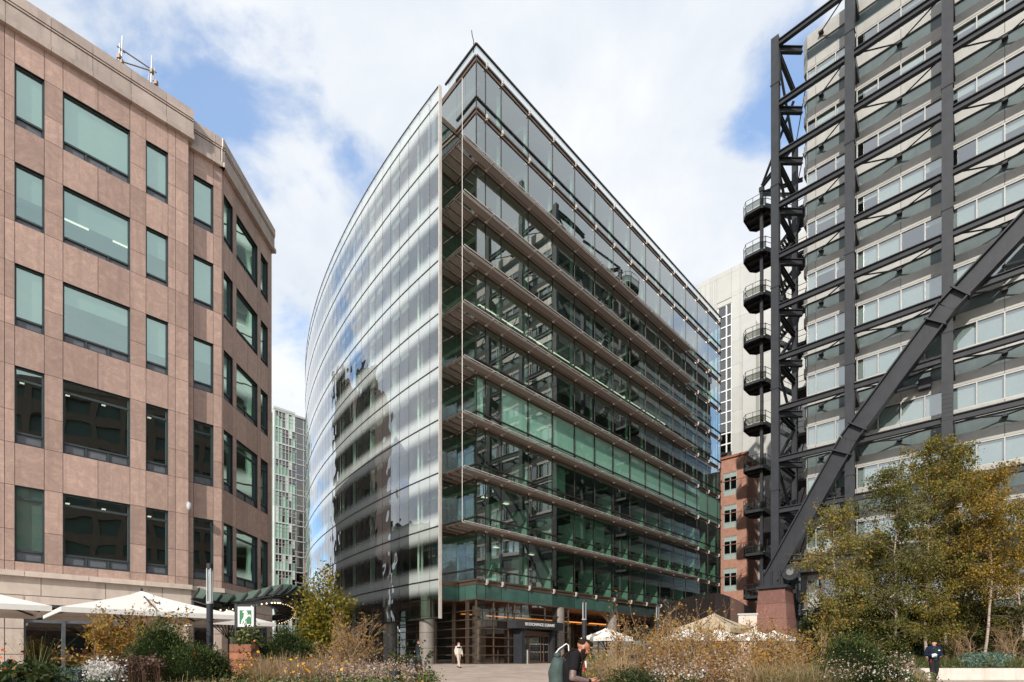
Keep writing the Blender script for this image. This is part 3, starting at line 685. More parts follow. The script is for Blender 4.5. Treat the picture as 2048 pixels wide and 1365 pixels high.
for x in (-9,-6,-3.,-.6,-.35,1.2,1.45): gt.box(x-.03,x+.03,-.02,.12,0,Z_FB)
part(MN, FS, 'lobby_glazing', gg, 'lobbyglass'); part(MN, FS, 'lobby_transom', gt, 'bronze')
gg = MB(); gg.pane(GX,LEN,3.2,0,Z_FB); gt = MB()
for k in range(14): gt.box(GX+k*2.35-.04,GX+k*2.35+.04,3.1,3.24,0,Z_FB)
transoms(gt,GX,LEN,3.2,[1.4,2.8]); part(MN, FR, 'arcade_glazing', gg, 'lobbyglass'); part(MN, FR, 'arcade_mullion', gt, 'bronze_dk')
wl = MB(); wl.box(2,13.4,5.0,5.3,0,Z_FB); wl.box(13.4,LEN,5.5,5.8,0,Z_FB); part(MN, FR, 'lobby_wall', wl, solid('dark_lobby_wall', (.15,.09,.055), .5, var=.25, scale=1.))
ls = MB()
for a,b in ((.6,6.2),(6.6,12.6),(13.4,17.5),(18.3,24)): ls.box(a,b,2.2,2.55,Z_FB-1.05,Z_FB-.98)
part(MN, FR, 'lobby_lamp', ls, emit('amber_lamp', (1,.36,.08), 1.3))
# interiors: white fins, blinds, shelves, desk clutter, strip lamps
fin = MB(); bl = MB(); shf = MB(); st = MB(); dk = MB()
r2 = random.Random(5)
for k in range(10):
    zf, zc = ZK[k]+.12, ZK[k+1]-.26
    for i,x in enumerate(mull[:-1]):
        if k in (3,):
            continue
        if k <= 2 and x > 1.5:
            if r2.random() < .8: fin.box(x+.35,x+.47,.55,2.3,zf,zf+2.75)
            if r2.random() < .75:
                for q in range(2): shf.box(x+1.0,x+1.0+r2.uniform(1.,1.7),.7,1.2,zf+1.0+.5*q,zf+1.04+.5*q)
        elif x > 1.5: fin.box(x+.20,x+.38,.55,.75,zf,zc)
        for q in range(r2.randint(1,4)):
            a = x+r2.uniform(.2,2.6); w_ = r2.uniform(.12,.5); h_ = r2.uniform(.2,.6)
            dk.box(a,a+w_,.5,.5+r2.uniform(.1,.5),zf+.55+r2.uniform(0,.3),zf+.85+h_*.8)
    if k == 3:
        for i in range(1,len(mull)-1): bl.box(mull[i]+.06,mull[i+1]-.06,.10,.11,zf,zc)
        bl.box(.02,.9,.2,.21,zf,zc)
    if k in (1,2): 
        for i in ((4,5) if k == 1 else (3,)): bl.box(mull[i]+.5,mull[i+1]-.3,.9,.93,zf,zc)
    # ribs under the ceiling
    for x in mull[:-1:2]: fin.box(x+.1,x+.30,.9,8.5,zc-.2,zc-.01)
part(MN, FR, 'white_fin', fin, 'white_wall'); part(MN, FR, 'roller_blind', bl, solid('pale_green_blind', (.78,.92,.85), .9, var=.05, scale=.7)); part(MN, FR, 'shelf', shf, 'wood'); part(MN, FR, 'desk_clutter', dk, solid('desk_things', (.20,.19,.17), .7, var=.3, island=.8))
st.box(3.2,38.6,2.2,2.28,ZK[7]-1.0,ZK[7]-.94) if 0 else None
st.box(2.2,34,2.0,2.07,ZK[6]-.95,ZK[6]-.89); st.box(4,32,2.0,2.07,ZK[5]-1.0,ZK[5]-.94) if 0 else None
st.bar((34,2.03,ZK[6]-.92),(34,7.2,ZK[6]-.92),.07,.06); st.bar((2.2,2.03,ZK[6]-.92),(2.2,7,ZK[6]-.92),.07,.06)
for k,x in ((7,20.),(7,24.2),(7,28.5),(6,25.),(1,4.4),(2,3.),(2,5.6),(1,9.),(4,8)): st.box(x,x+.5,2.4,2.7,ZK[k]-.42,ZK[k]-.38)
part(MN, FR, 'ceiling_lamp', st, 'white_lamp')
fs = MB()
for k in range(9):
    zf, zc = ZK[k]+.12, ZK[k+1]-.26; io = sail_off(.9); jo = sail_off(1.25); ko = sail_off(3.4)
    for i in range(3,30,3): fs.bar((*lc(io[i]),(zf+zc)/2),(*lc(jo[i]),(zf+zc)/2),.3,zc-zf)
    if 1 <= k <= 8:
        for i in range(3,30): 
            if k >= 5 or i < 9: fs.bar((*lc(io[i]),zc-.35),(*lc(io[i+1]),zc-.35),.08,.5) if (i % 3) else None
fs.build('inner_column', M['white_wall'], MN)
# mirrored lettering seen on a wall inside, and the name over the door
def lettering(txt, size, mat, parent, loc, rz, mirror=False, name='lettering', depth=.01, align='CENTER'):
    cu = bpy.data.curves.new('lettering','FONT'); cu.body = txt; cu.size = size; cu.extrude = depth; cu.align_x = align
    ob = bpy.data.objects.new('tmp', cu); COL.objects.link(ob); dg = bpy.context.evaluated_depsgraph_get(); dg.update()
    me = bpy.data.meshes.new_from_object(ob.evaluated_get(dg)); bpy.data.objects.remove(ob)
    sx = -1 if mirror else 1
    me.transform(Matrix(((sx,0,0,0),(0,0,-1,0),(0,1,0,0),(0,0,0,1))))
    if mirror: me.flip_normals()
    me.materials.clear(); return link(name, me, mat, parent, loc, rz)
for k in range(7): part(MN, FR, 'end_partition', MB().box(LEN-.5,LEN-.4,.4,10,ZK[k]+.12,ZK[k+1]-.26), 'core')
tw = MB().box(14.6,18.2,1.5,1.6,ZK[6]+.12,ZK[6]+2.6); part(MN, FR, 'inner_partition', tw, solid('deep_green_partition', (.07,.16,.12), .6))
mint = solid('pale_mint_letters', (.55,.75,.66), .6)
lettering('THAT', .95, mint, MN, FR.pt(16.2,1.47,ZK[6]+1.65)-MN.location, FR.rz, True); lettering('VIEW!', .95, mint, MN, FR.pt(16.2,1.47,ZK[6]+.65)-MN.location, FR.rz, True)
# entrance
en = MB(); x0, x1 = 7.35, 11.05
ez = 3.28
n = 14; prof = []
for i in range(n+1):
    x = 3.4+(9.5-3.4)*i/n; prof.append((x, -1.05-.35*math.sin(math.pi*i/n)))
for i in range(n):
    (a,ya),(b,yb) = prof[i],prof[i+1]
    en.add([(a,ya,ez-.38),(b,yb,ez-.38),(b,yb,ez+.28),(a,ya,ez+.28),(a,0,ez-.38),(b,0,ez-.38),(b,0,ez+.28),(a,0,ez+.28)],[(0,1,2,3),(3,2,6,7),(1,0,4,5)])
en.box(3.4,3.44,-1.05,0,ez-.38,ez+.28); en.box(9.46,9.5,-1.05,0,ez-.38,ez+.28)
ent = part(MN, FR, 'entrance_canopy', en, solid('charcoal_metal', (.045,.045,.05), .45, .3))
part(MN, FR, 'door_post', MB().box(4.15,4.55,-.95,.0,0,ez-.38), 'steel'); part(MN, FR, 'door_post', MB().box(8.1,8.4,-.95,.0,0,ez-.38), 'steel')
lettering('10 EXCHANGE SQUARE', .36, M['white_sign'], MN, FR.pt(5.9,-1.43,ez-.16)-MN.location, FR.rz, name='entrance_lettering')
dr = MB(); dr.box(4.55,8.1,-.6,-.5,2.38,2.72); dr.box(4.55,8.1,-.62,-.48,2.3,2.38)
for x in (4.6,5.25,5.5,6.95,7.35,8.05): dr.box(x-.035,x+.035,-.6,-.5,0.02,2.3)
dr.box(4.55,8.1,-.6,-.5,.0,.1); dr.box(5.5,6.95,-.57,-.53,1.42,1.46); dr.box(5.5,6.95,-.57,-.53,1.0,1.04)
part(MN, FR, 'revolving_door', dr, 'bronze'); dg_ = MB().pane(4.6,8.05,-.55,.1,2.3); o = part(MN, FR, 'door_glass', dg_, 'lobbyglass')
dots = MB()
for z in (.95,1.62):
    for i in range(12): dots.box(5.6+i*.2,5.66+i*.2,-.562,-.556,z,z+.06)
part(MN, FR, 'manifestation_dot', dots, 'white_sign')
# white zigzag line drawn on the lobby glass
zg = MB(); pts = [FS.pt(FS.su(u,.02),.02,FS.zv(v,u,.02)) for u,v in ((769,1265),(774,1271),(780,1264),(785,1253),(790,1246),(796,1256),(801,1266))]
zg.tube([p-MN.location for p in pts],.035,5); zg.build('wall_graphic', emit('lit_graphic', (.9,.95,.95), .8), MN)
ht = FE
P0 = Vector((21.1,42.5,0)); FX = Fac(P0.x, P0.y, 1.0395, -1)
RB = thing('steel_frame_office_building', 'beige office block hung in an exposed dark steel frame with a great diagonal arch', 'building', (P0.x,P0.y,0))
WY = 1.49; XB = 1.55; RP = 4.05
colx = [0,5.12]+[10.67+5.52*k for k in range(8)]
XE = colx[-1]+.3
bz = [CZ+49.0]+[CZ+44.15-RP*j for j in range(10)]
wt = [CZ+38.44-RP*k for k in range(-2,9)]
for j,zt in enumerate(wt):                      # cladding of one storey: window band, pale band, dark spandrel, pale band
    zb = zt-1.61
    m = MB(); sp = MB(); mxs = [XB]+[XB+.95+1.365*k for k in range(0,40) if XB+.95+1.365*k < XE]+[XE]
    edges = [XB+.35]+[XB+.95+2.73*k for k in range(0,20) if XB+.95+2.73*k < XE]+[XE]
    ztop = wt[0]+1.6 if j == 0 else zt+.77
    for a,b in zip(edges[:-1],edges[1:]):
        m.box(a+.012,b-.012,WY,WY+.15,zt+.02,(zt+.77) if j else zt+.72); m.box(a+.012,b-.012,WY,WY+.15,zb-.75,zb-.02)
        sp.box(a+.012,b-.012,WY+.10,WY+.2,zb-1.73,zb-.75)
    m.box(XB,XE,WY-.05,WY+.02,zb-.80,zb-.745)
    # bevelled corner
    m.add([(XB+.35,WY,zb-.75),(XB,WY+.35,zb-.75),(XB,WY+.35,zb-.02),(XB+.35,WY,zb-.02)],[(3,2,1,0)]); m.add([(XB+.35,WY,zt+.02),(XB,WY+.35,zt+.02),(XB,WY+.35,zt+.77),(XB+.35,WY,zt+.77)],[(3,2,1,0)])
    sp.add([(XB+.37,WY+.08,zb-1.73),(XB+.08,WY+.37,zb-1.73),(XB+.08,WY+.37,zb-.75),(XB+.37,WY+.08,zb-.75)],[(3,2,1,0)])
    m.box(XB+.0,XB+.15,WY+.35,44,zt+.02,zt+.77); m.box(XB,XB+.15,WY+.35,44,zb-.75,zb-.02); sp.box(XB+.1,XB+.2,WY+.35,44,zb-1.73,zb-.75)
    part(RB, FX, 'pale_cladding', m, 'beige'); part(RB, FX, 'spandrel', sp, 'spandrel')
m = MB(); m.box(XB+.35,XE,WY,WY+.2,wt[0]+1.70,wt[0]+2.75); m.add([(XB+.35,WY,wt[0]+.75),(XB,WY+.35,wt[0]+.75),(XB,WY+.35,wt[0]+2.75),(XB+.35,WY,wt[0]+2.75)],[(3,2,1,0)]); m.box(XB,XB+.15,WY+.35,44,wt[0]+1.7,wt[0]+2.75)
part(RB, FX, 'parapet', m, 'beige'); part(RB, FX, 'spandrel', MB().box(XB+.3,XE,WY+.1,WY+.2,wt[0]+.72,wt[0]+1.70), 'spandrel')
fb = MB()
for j,zt in enumerate(wt): fb.box(XB+.2,XE,WY+.21,44,zt-3.2,zt-2.4); 
fb.box(XB+.2,XE,WY+.21,44,wt[0]+1.2,wt[0]+2.4); part(RB, FX, 'floor_slab', fb, 'slabm')
part(RB, FX, 'core_wall', MB().box(XB+5,XE,6.5,44,wt[-1]-3.2,wt[0]+1.2), 'core')
part(RB, FX, 'end_wall', MB().box(XB+.16,XB+.3,WY+1.8,44,wt[-1]-3,wt[0]+1.5), 'joint'); part(RB, FX, 'end_wall', MB().box(XE-.2,XE+.05,WY+.1,44,wt[-1]-3,wt[0]+1.5), 'beige')
rr = random.Random(3)
def strip_window(x0, x1, zt, blinds, end=False):
    zb = zt-1.61; w = x1-x0
    fr = MB(); fr.box(0,w,.02,.14,1.53,1.61+.01); fr.box(0,w,.02,.14,0-.01,.05)
    ms = [XB+.95+1.365*k-x0 for k in range(40)]
    ms = [v for v in ms if .1 < v < w-.1]
    for v in [.03]+ms+[w-.03]: fr.box(v-.03,v+.03,.02,.15,.05,1.53)
    o = link('window', fr.mesh('window'), M['beige_lt'], RB, FX.pt(x0,WY,zb)-RB.location, FX.rz)
    gl = MB(); e = [.03]+ms+[w-.03]
    for a,b in zip(e[:-1],e[1:]): gl.pane(a+.03,b-.03,.095,.05,1.53)
    gl.build('pane', M['rglass'], o)
    b_ = MB(); full = blinds
    for a,b in zip(e[:-1],e[1:]):
        h = 1. if rr.random() < full else (rr.choice([0,.15,.2,.0,.35]) if full < .9 else 1.)
        if h > .02: b_.box(a+.03,b-.03,.26,.27,1.53-1.48*h,1.53)
    if b_.v: b_.build('blind', M['rblind'], o)
for j,zt in enumerate(wt):
    f = [.02,.05,.08,.25,.6,.97,1,1,1,.95,.25][j]
    e = [XB+.3]+colx[1:]
    for a,b in zip(e[:-1],e[1:]): 
        if a < 28: strip_window(a+(.12 if a > 2 else 0),b-.12,zt,f)
xs0 = e[-2] if 0 else [a for a in e if a >= 28][0]
fr = MB(); gl = MB()
for zt in wt: 
    gl.pane(xs0,XE,WY+.09,zt-1.6,zt); fr.box(xs0,XE,WY+.3,WY+.31,zt-1.6,zt)
    for x in mxs: 
        if x > xs0: fr.box(x-.03,x+.03,WY+.02,WY+.15,zt-1.6,zt)
stuff(part(RB, FX, 'far_window', gl, 'rglass')); stuff(part(RB, FX, 'far_window_frame', fr, 'beige_lt'))
# ---- frame: columns, beams, ties
NO = Vector((0,0,0))
for i,x in enumerate(colx):
    c = MB(); zt_ = bz[0]+.35 if i == 0 else bz[0]+6
    zb_ = {0:6.6}.get(i, 8.0)
    c.box(x-.29,x+.29,-.22,-.16,zb_,zt_); c.box(x-.29,x+.29,.16,.22,zb_,zt_); c.box(x-.05,x+.05,-.16,.16,zb_,zt_)
    c.box(x-.27,x-.24,-.16,.16,zb_,zt_); c.box(x+.24,x+.27,-.16,.16,zb_,zt_)
    z = bz[0]-3.4
    while z > 9: c.box(x-.33,x+.33,-.255,-.22,z-.06,z+.06); c.box(x-.33,x+.33,-.26,.26,z-.02,z+.02); z -= 8.1
    part(RB, FX, 'frame_column', c, 'steel')
part(RB, FX, 'rivet_plate', MB().box(colx[2]-.28,colx[2]+.28,-.235,-.22,16.2,18.1), 'steel')
rv = MB(); 
for q in range(6):
    for w in range(4): rv.box(colx[2]-.22+w*.13,colx[2]-.17+w*.13,-.26,-.235,16.35+q*.3,16.43+q*.3)
part(RB, FX, 'rivet', rv, 'steel')
for j,z in enumerate(bz):
    b = MB()
    arch_cut = 0
    for i in range(len(colx)-1):
        b.ibeam((colx[i]+.27,-.02,z-.22),(colx[i+1]-.27,-.02,z-.22),.30,.44)
    part(RB, FX, 'frame_beam', b, 'steel')
    t = MB()
    if j < 9:
        for i in range(len(colx)-1):
            if i > 4: continue
            nx = (colx[i]+colx[i+1])/2 + (0.35 if i == 0 else 0); zt_ = z-.38
            for s in (-1,1): 
                xx = (colx[i]+.6) if s < 0 else (colx[i+1]-.45)
                if i == 0 and s < 0: continue
                t.tube([(nx,WY-.2,zt_),(xx,.05,zt_)],.048,6)
            t.box(nx-.16,nx+.16,WY-.30,WY+.02,zt_-.07,zt_+.07)
        part(RB, FX, 'tie_rod', t, 'steel_dk')
    for x in colx[1:]:
        if x > 30: continue
        s = MB(); s.add([(x+.02,.2,z-.65),(x+.02,.2,z-.05),(x+.02,WY+.05,z-.45),(x+.02,WY+.05,z-1.25),(x+.30,.2,z-.65),(x+.30,.2,z-.05),(x+.30,WY+.05,z-.45),(x+.30,WY+.05,z-1.25)],
              [(0,1,2,3),(7,6,5,4),(0,4,5,1),(1,5,6,2),(2,6,7,3),(3,7,4,0)])
        part(RB, FX, 'wall_strut', s, 'steel_dk')
# corner brackets and the braced side frame running back from the corner
for j,z in enumerate(bz):
    b = MB(); b.ibeam((.25,.22,z-.55),(XB-.02,WY+.0,z-.55),.26,.50); part(RB, FX, 'corner_bracket', b, 'steel')
    b = MB()
    b.ibeam((-.02,.3,z-.22),(-.02,5.2,z-.22),.28,.40); part(RB, FX, 'side_beam', b, 'steel')
for y in (5.0,):
    c = MB(); c.box(-.2,.2,y-.22,y+.22,0,bz[1] if y > 1 else bz[0]); c.box(-.26,.26,y-.26,y+.26,20,20.1); part(RB, FX, 'side_column', c, 'steel')
br = MB()
for j in range(len(bz)-1):
    za, zb = bz[j]-.3, bz[j+1]-.3
    if j % 2 == 0: br.ibeam((-.02,.3,za),(-.02,4.8,zb),.16,.22)
    else: br.ibeam((-.02,4.8,za),(-.02,.3,zb),.16,.22)
    br.tube([(0,5.0,zb+.1),(XB+.05,WY+1.5,za-.8)],.04,6)
part(RB, FX, 'side_brace', br, 'steel_dk')
# parabolic arch
AZ = lambda u,v,x: PZ(v, FX.pt(x).y)
az = [6.9, 15.9+.5, 22.9+.6, 28.6, 32.6, 35.0, 35.8, 35.0, 32.6, 28.6]
ar = MB(); pts = [(colx[i],-.42,az[i]) for i in range(len(colx))]; pts[0] = (-.15,-.42,6.9)
for a,b in zip(pts[:-1],pts[1:]): ar.ibeam(a,b,.62,1.22,t=.09)
ac = part(RB, FX, 'arch', ar, 'steel')
for i in range(1,len(pts)-1):
    for s in (-1,1):
        a = Vector(pts[i]); d = (Vector(pts[i+s])-a).normalized(); c = a+d*.95; nrm = Vector((-d.z,0,d.x)); MB().bar(c-nrm*.72,c+nrm*.72,.10,.72,up=(0,1,0)).build('joint_plate', M['steel'], ac)
# struts from the arch back to the wall
for x,z in ((8.2,19.3),(13.7,25.2),(3.2,12.8)): 
    st = MB(); st.tube([(x-.3,-.2,z-.3),(x+1.1,WY-.1,z+.35)],.13,8); st.box(x+.8,x+1.5,WY-.5,WY-.02,z-.1,z+.6)
    part(RB, FX, 'arch_strut', st, 'steel')
# foot: shoe, pin, bottom tie and the granite pier
ft = MB(); ft.add([(-.95,-.55,6.2),(.75,-.55,6.2),(.75,.4,6.2),(-.95,.4,6.2),(-.85,-.5,7.5),(.55,-.5,7.5),(.55,.3,7.5),(-.85,.3,7.5)],[(3,2,1,0),(4,5,6,7),(0,1,5,4),(1,2,6,5),(2,3,7,6),(3,0,4,7)])
for x in (-.75,-.1,.5): ft.box(x-.05,x+.05,-.72,-.5,6.2,7.4)
ft.box(-1.15,1.1,-1.0,1.2,5.98,6.2); ft.prism([(.3,-.5),(1.9,-.5),(1.9,-.2),(.3,-.2)],6.7,7.6)
part(RB, FX, 'arch_shoe', ft, 'steel')
pn = MB(); 
def disc(mb,x,y0,y1,z,r,n=20):
    vs=[(x+r*math.cos(6.2832*k/n),y,z+r*math.sin(6.2832*k/n)) for y in (y0,y1) for k in range(n)]
    mb.add(vs,[tuple(range(n)),tuple(range(2*n-1,n-1,-1))]+[((k+1)%n,k,k+n,(k+1)%n+n) for k in range(n)])
disc(pn,1.25,-.62,-.5,7.15,.62); p_ = part(RB, FX, 'pin_plate', pn, 'steel'); pn = MB(); disc(pn,1.25,-.70,-.62,7.15,.26); pn.build('pin', M['chrome'], p_)
tb = MB(); tb.ibeam((1.2,-.2,7.6),(XE,-.2,7.6),.5,1.05,t=.08); tb.box(1.2,XE,.3,1.2,7.0,7.15); part(RB, FX, 'bottom_tie', tb, 'steel')
pr = MB()
h = 5.98; nb = 5
for k in range(nb):
    z0, z1 = h*k/nb+.008, h*(k+1)/nb-.008
    def rr_(z): return 1.42-(1.42-.98)*z/h
    a, b = rr_(z0), rr_(z1); e=-.0
    pr.add([(-a,-a+e,z0),(a,-a+e,z0),(a,a+e,z0),(-a,a+e,z0),(-b,-b+e,z1),(b,-b+e,z1),(b,b+e,z1),(-b,b+e,z1)],[(3,2,1,0),(4,5,6,7),(0,1,5,4),(1,2,6,5),(2,3,7,6),(3,0,4,7)])
PIER = pr.build('stone_pier', M['pier_granite'], RB, (.1,.2,0), math.radians(-44))
# dark recess below the block
part(RB, FX, 'underside', MB().box(XB,XE,WY+.3,44,wt[-1]-3.25,wt[-1]-3.2), 'joint')
part(RB, FX, 'recessed_ground_floor', MB().box(6,XE,9,14,0,wt[-1]-3.2), 'steel_dk')
part(RB, FX, 'recessed_glazing', MB().pane(6,XE,8.8,0,6), 'dglass')
# escape stair
ST = RB
LZ = [42.76-RP*j for j in range(10)]
def oct_(z, th): return [(-5.15,7.15),(-4.75,6.6),(-3.45,6.6),(-3.05,6.95),(-3.05,9.3),(-4.7,9.3),(-5.15,8.75)]
for j,z in enumerate(LZ):
    m = MB(); m.prism(oct_(0,0), z-.08, z); 
    o = oct_(0,0)
    for a,b in zip(o,o[1:]+o[:1]): m.bar((*a,z-.12),(*b,z-.12),.06,.24)
    m.bar((-5.0,7.5,z-.2),(-3.1,7.5,z-.2),.1,.2); m.bar((-5.0,8.5,z-.2),(-3.1,8.5,z-.2),.1,.2)
    lo = part(ST, FX, 'stair_landing', m, 'steel_dk')
    r = MB()
    ring = [o[4],o[5],o[6],o[0],o[1],o[2],o[3]]
    for a,b in zip(ring[1:-1],ring[2:]):
        for h in (.62,1.1): r.tube([(*a,z+h),(*b,z+h)],.024,5)
        r.tube([(*a,z),(*a,z+1.1)],.028,5)
    r.tube([(*ring[-1],z),(*ring[-1],z+1.1)],.028,5); mid=(-4.1,6.6); r.tube([(*mid,z),(*mid,z+1.1)],.024,5)
    r.build('handrail', M['steel'], lo)
    g = MB()
    for a,b in zip(ring[2:-1],ring[3:]): g.bar((*a,z+.4),(*b,z+.4),.012,.62)
    g.build('mesh_infill', glass('rail_mesh', (.62,.64,.60), .02) if 'rail' not in M else M['rail'], lo); M['rail'] = M.get('rail') or lo.children[-1].data.materials[0]
    f = MB(); zi = z-RP/2
    f.box(-.75,.5,6.6,9.3,zi-.08,zi); f.bar((-.75,6.6,zi-.14),(-.75,9.3,zi-.14),.06,.24); f.bar((-.75,6.6,zi-.14),(.5,6.6,zi-.14),.06,.24)
    n = 11
    for (x0,z0,x1,z1,ya) in ((-3.05,z,-.75,zi,6.7),(-3.05,z-RP,-.75,zi,8.2)):
        if z1 < 0 or z0 < 0: continue
        for yy in (ya,ya+1.05): f.bar((x0,yy,z0-.1),(x1,yy,z1-.1),.07,.30)
        for k in range(n):
            t = (k+.5)/n; xx = x0+(x1-x0)*t; zq = z0+(z1-z0)*t; f.box(xx-.09,xx+.09,ya,ya+1.05,zq-.03,zq)
    fl = part(ST, FX, 'stair_flight', f, 'steel_dk')
    r = MB()
    for (x0,z0,x1,z1,ya) in ((-3.05,z,-.75,zi,6.7),(-3.05,z-RP,-.75,zi,9.25)):
        for h in (.55,1.05): r.tube([(x0,ya,z0+h),(x1,ya,z1+h)],.026,5)
        for t in (0,.33,.66,1): r.tube([(x0+(x1-x0)*t,ya,z0+(z1-z0)*t),(x0+(x1-x0)*t,ya,z0+(z1-z0)*t+1.05)],.024,5)
    for h in (.55,1.05): r.tube([(-.7,6.62,zi+h),(.5,6.62,zi+h)],.026,5)
    r.build('handrail', M['steel'], fl)
for x,y in ((-3.55,7.35),(-.4,6.5)):
    c = MB(); zt_ = 45.0 if x < -3 else 44.; c.box(x-.13,x+.13,y-.13,y+.13,0,zt_); part(ST, FX, 'stair_post', c, 'steel_dk')
hb = MB(); zt_ = 44.9
hb.ibeam((-3.55,7.35,zt_+.15),(-.1,5.0,zt_+.15),.24,.34); hb.ibeam((-3.55,7.35,zt_-.5),(-.3,8.4,zt_-.5),.22,.3); hb.ibeam((-3.55,7.35,zt_-.6),(-.4,6.5,zt_-3.),.2,.24)
hb.ibeam((-3.5,7.3,zt_+.2),(-.1,.4,bz[1]+3.2),.2,.22) if 0 else None
hb.tube([(-3.5,7.35,zt_+.3),(-.1,5.,zt_+4.)],.12,8); hb.box(-3.75,-3.35,7.15,7.55,zt_-.35,zt_+.05)
part(ST, FX, 'stair_head_brace', hb, 'steel')

# the block stands a little farther off and is that much larger: its storeys are 4.8 m high
RS = 1.193
RB.location = (P0.x*RS, P0.y*RS, CZ*(1-RS)); RB.scale = (RS,RS,RS)
# pale clad block behind, with a tall stair window
q0 = P(1392.3,571,98); WB = thing('pale_clad_building', 'tall off white clad block with a stair window rising behind the glass office', 'building', (q0.x,98,0))
FY = Fac(q0.x, 98, 1.0395, -1); ZT = q0.z
def su(u,d=0): return FY.su(u,d)
wx0, wx1 = su(1434), su(1463); zw1 = FY.zv(610,1450); zw0 = FY.zv(905,1450); zb0 = 0
m = MB(); cols = [0,su(1420)]+[wx0]; 
rows_ = [0]; z = ZT
hz = [ZT, ZT-.9]+[ZT-5.2-4.05*k for k in range(13)]+[0]
xs1 = [0,su(1420),wx0,wx1,su(1480)]+[su(1480)+2.6*k for k in range(1,5)]
for a,b in zip(xs1[:-1],xs1[1:]):
    for t,bb in zip(hz[:-1],hz[1:]):
        if bb >= t: continue
        if a == wx0 and t <= zw1+2.5 and bb > zw0-3: continue
        n = 3 if (t-bb) > 3.5 and a < wx0 else 1
        for k in range(n): m.box(a+(b-a)*k/n+.015,a+(b-a)*(k+1)/n-.015,0,.2,bb+.012,t-.012)
XEW = xs1[-1]
part(WB, FY, 'clad_wall', m, 'white_clad'); m = MB(); m.box(0,wx0,.2,14,0,ZT-.05); m.box(wx1,XEW,.2,14,0,ZT-.05); m.box(wx0,wx1,3,14,0,ZT-.05); m.box(wx0,wx1,.1,3,zw1+.0,ZT-.05); part(WB, FY, 'body_wall', m, 'white_clad')
m = MB(); m.box(su(1480)+1.0,su(1480)+3.2,-1.6,.02,0,ZT-12); part(WB, FY, 'projecting_bay', m, 'white_clad')
fr = MB(); gl = MB().box(wx0,wx1,.35,.36,zw0,zw1+.1); xm = (wx0+wx1)/2+.3; z = zw1; i = 0
for x in (wx0+.08,xm,wx1-.08): fr.box(x-.09,x+.09,.2,.42,zw0,zw1)
while z > zw0:
    fr.box(wx0,wx1,.22,.40,z-.1,z+.1); z -= 1.9; i += 1
wo_ = part(WB, FY, 'window', fr, 'white_paint'); gl.build('pane', M['dglass'], wo_)
st = MB(); z = zw1-1; s = 1
while z > zw0: st.bar((wx0 if s > 0 else wx1,1.3,z-2.),(wx1 if s > 0 else wx0,1.3,z),.5,.35); st.box(wx0,wx1,1.0,2.4,z-.12,z+.1); z -= 2.05; s = -s
st.build('inner_stair', M['white_paint'], wo_)
# brick block with paired windows
b0 = P(1441,918,87); BB = thing('orange_brick_building', 'orange brick block with paired grey windows between glass office and escape stair', 'building', (b0.x-3,89,0))
FBk = Fac(P(1441,0,87).x-3*.7207, 87+3*.6933, 1.0395, -1); zt = FBk.zv(921,1443)
wa, wb_ = FBk.su(1447), FBk.su(1474); xe = FBk.su(1493)
m = MB(); vs_ = [(945,991),(1010,1056),(1073,1119),(1137,1183)]
wins_ = [(FBk.zv(a,1460),FBk.zv(b,1460)) for a,b in vs_]
zs = [zt]+[z for w in wins_ for z in w]+[0]
for k in range(len(zs)-1):
    m.box(0,wa,0,.3,zs[k+1]+.0,zs[k]-.0) if 0 else None
m.box(-4,wa,0,.3,0,zt); m.box(wb_,xe,0,.3,0,zt)
for k in range(0,len(zs)-1,2): m.box(wa,wb_,0,.3,zs[k+1],zs[k])
part(BB, FBk, 'brick_wall', m, 'brick'); part(BB, FBk, 'side_wall', MB().box(xe-.3,xe,.3,9,0,zt), 'brick')
part(BB, FBk, 'parapet_coping', MB().box(-4,xe+.25,-.25,.35,zt,zt+.35), 'brick_trim')
for k in (1,3,5,7): part(BB, FBk, 'string_course', MB().box(-4,xe,-.04,0,zs[k]-1.4,zs[k]-1.3), 'brick_trim')
part(BB, FBk, 'roof', MB().box(-4,xe,.3,9,zt-.3,zt-.02), 'roof')
for a,b in wins_:
    w = wb_-wa; h = a-b; fr = MB(); 
    for x in (.06,w/2,w-.06): fr.box(x-.07,x+.07,.05,.16,0,h)
    for z in (.06,.9,h-.75,h-.06): fr.box(0,w,.06,.15,z-.05,z+.05)
    fr.box(0,w,.1,.14,.1,.86); fr.box(0,w,.1,.14,h-.7,h-.1)
    o = fr.build('window', solid('grey_green_window_frame',(.30,.36,.33),.5) if 'gwf' not in M else M['gwf'], BB, FBk.pt(wa,0,b)-BB.location, FBk.rz); M['gwf'] = o.data.materials[0]
    MB().box(0,w,.12,.13,.86,h-.7).build('pane', M['dglass'], o); MB().box(.05,w*.45,.2,.21,1.3,h-.75).build('blind', M['rblind'], o)
# grey glazed link behind the escape stair
g0 = FBk.pt(xe,5); GB = thing('grey_glazed_building', 'low grey glazed block in shade behind the black escape stair', 'building', (g0.x+4,g0.y,0)); FG = Fac(g0.x,g0.y,1.0395,-1)
m = MB(); m.box(0,12,.0,5,0,FG.zv(925,1515)); part(GB, FG, 'wall', m, solid('grey_panel',(.26,.25,.235),.6,var=.12))
for k in range(5):
    for i in range(3):
        fr = MB().box(0,2.6,-.06,-.01,0,2.2); o = fr.build('window', M['wframe'], GB, FG.pt(.6+3.4*i,0,3+3.9*k)-GB.location, FG.rz); MB().box(.1,1.25,-.08,-.065,.1,2.1).build('pane', M['dglass'], o); MB().box(1.35,2.5,-.08,-.065,.1,2.1).build('pane', M['dglass'], o)
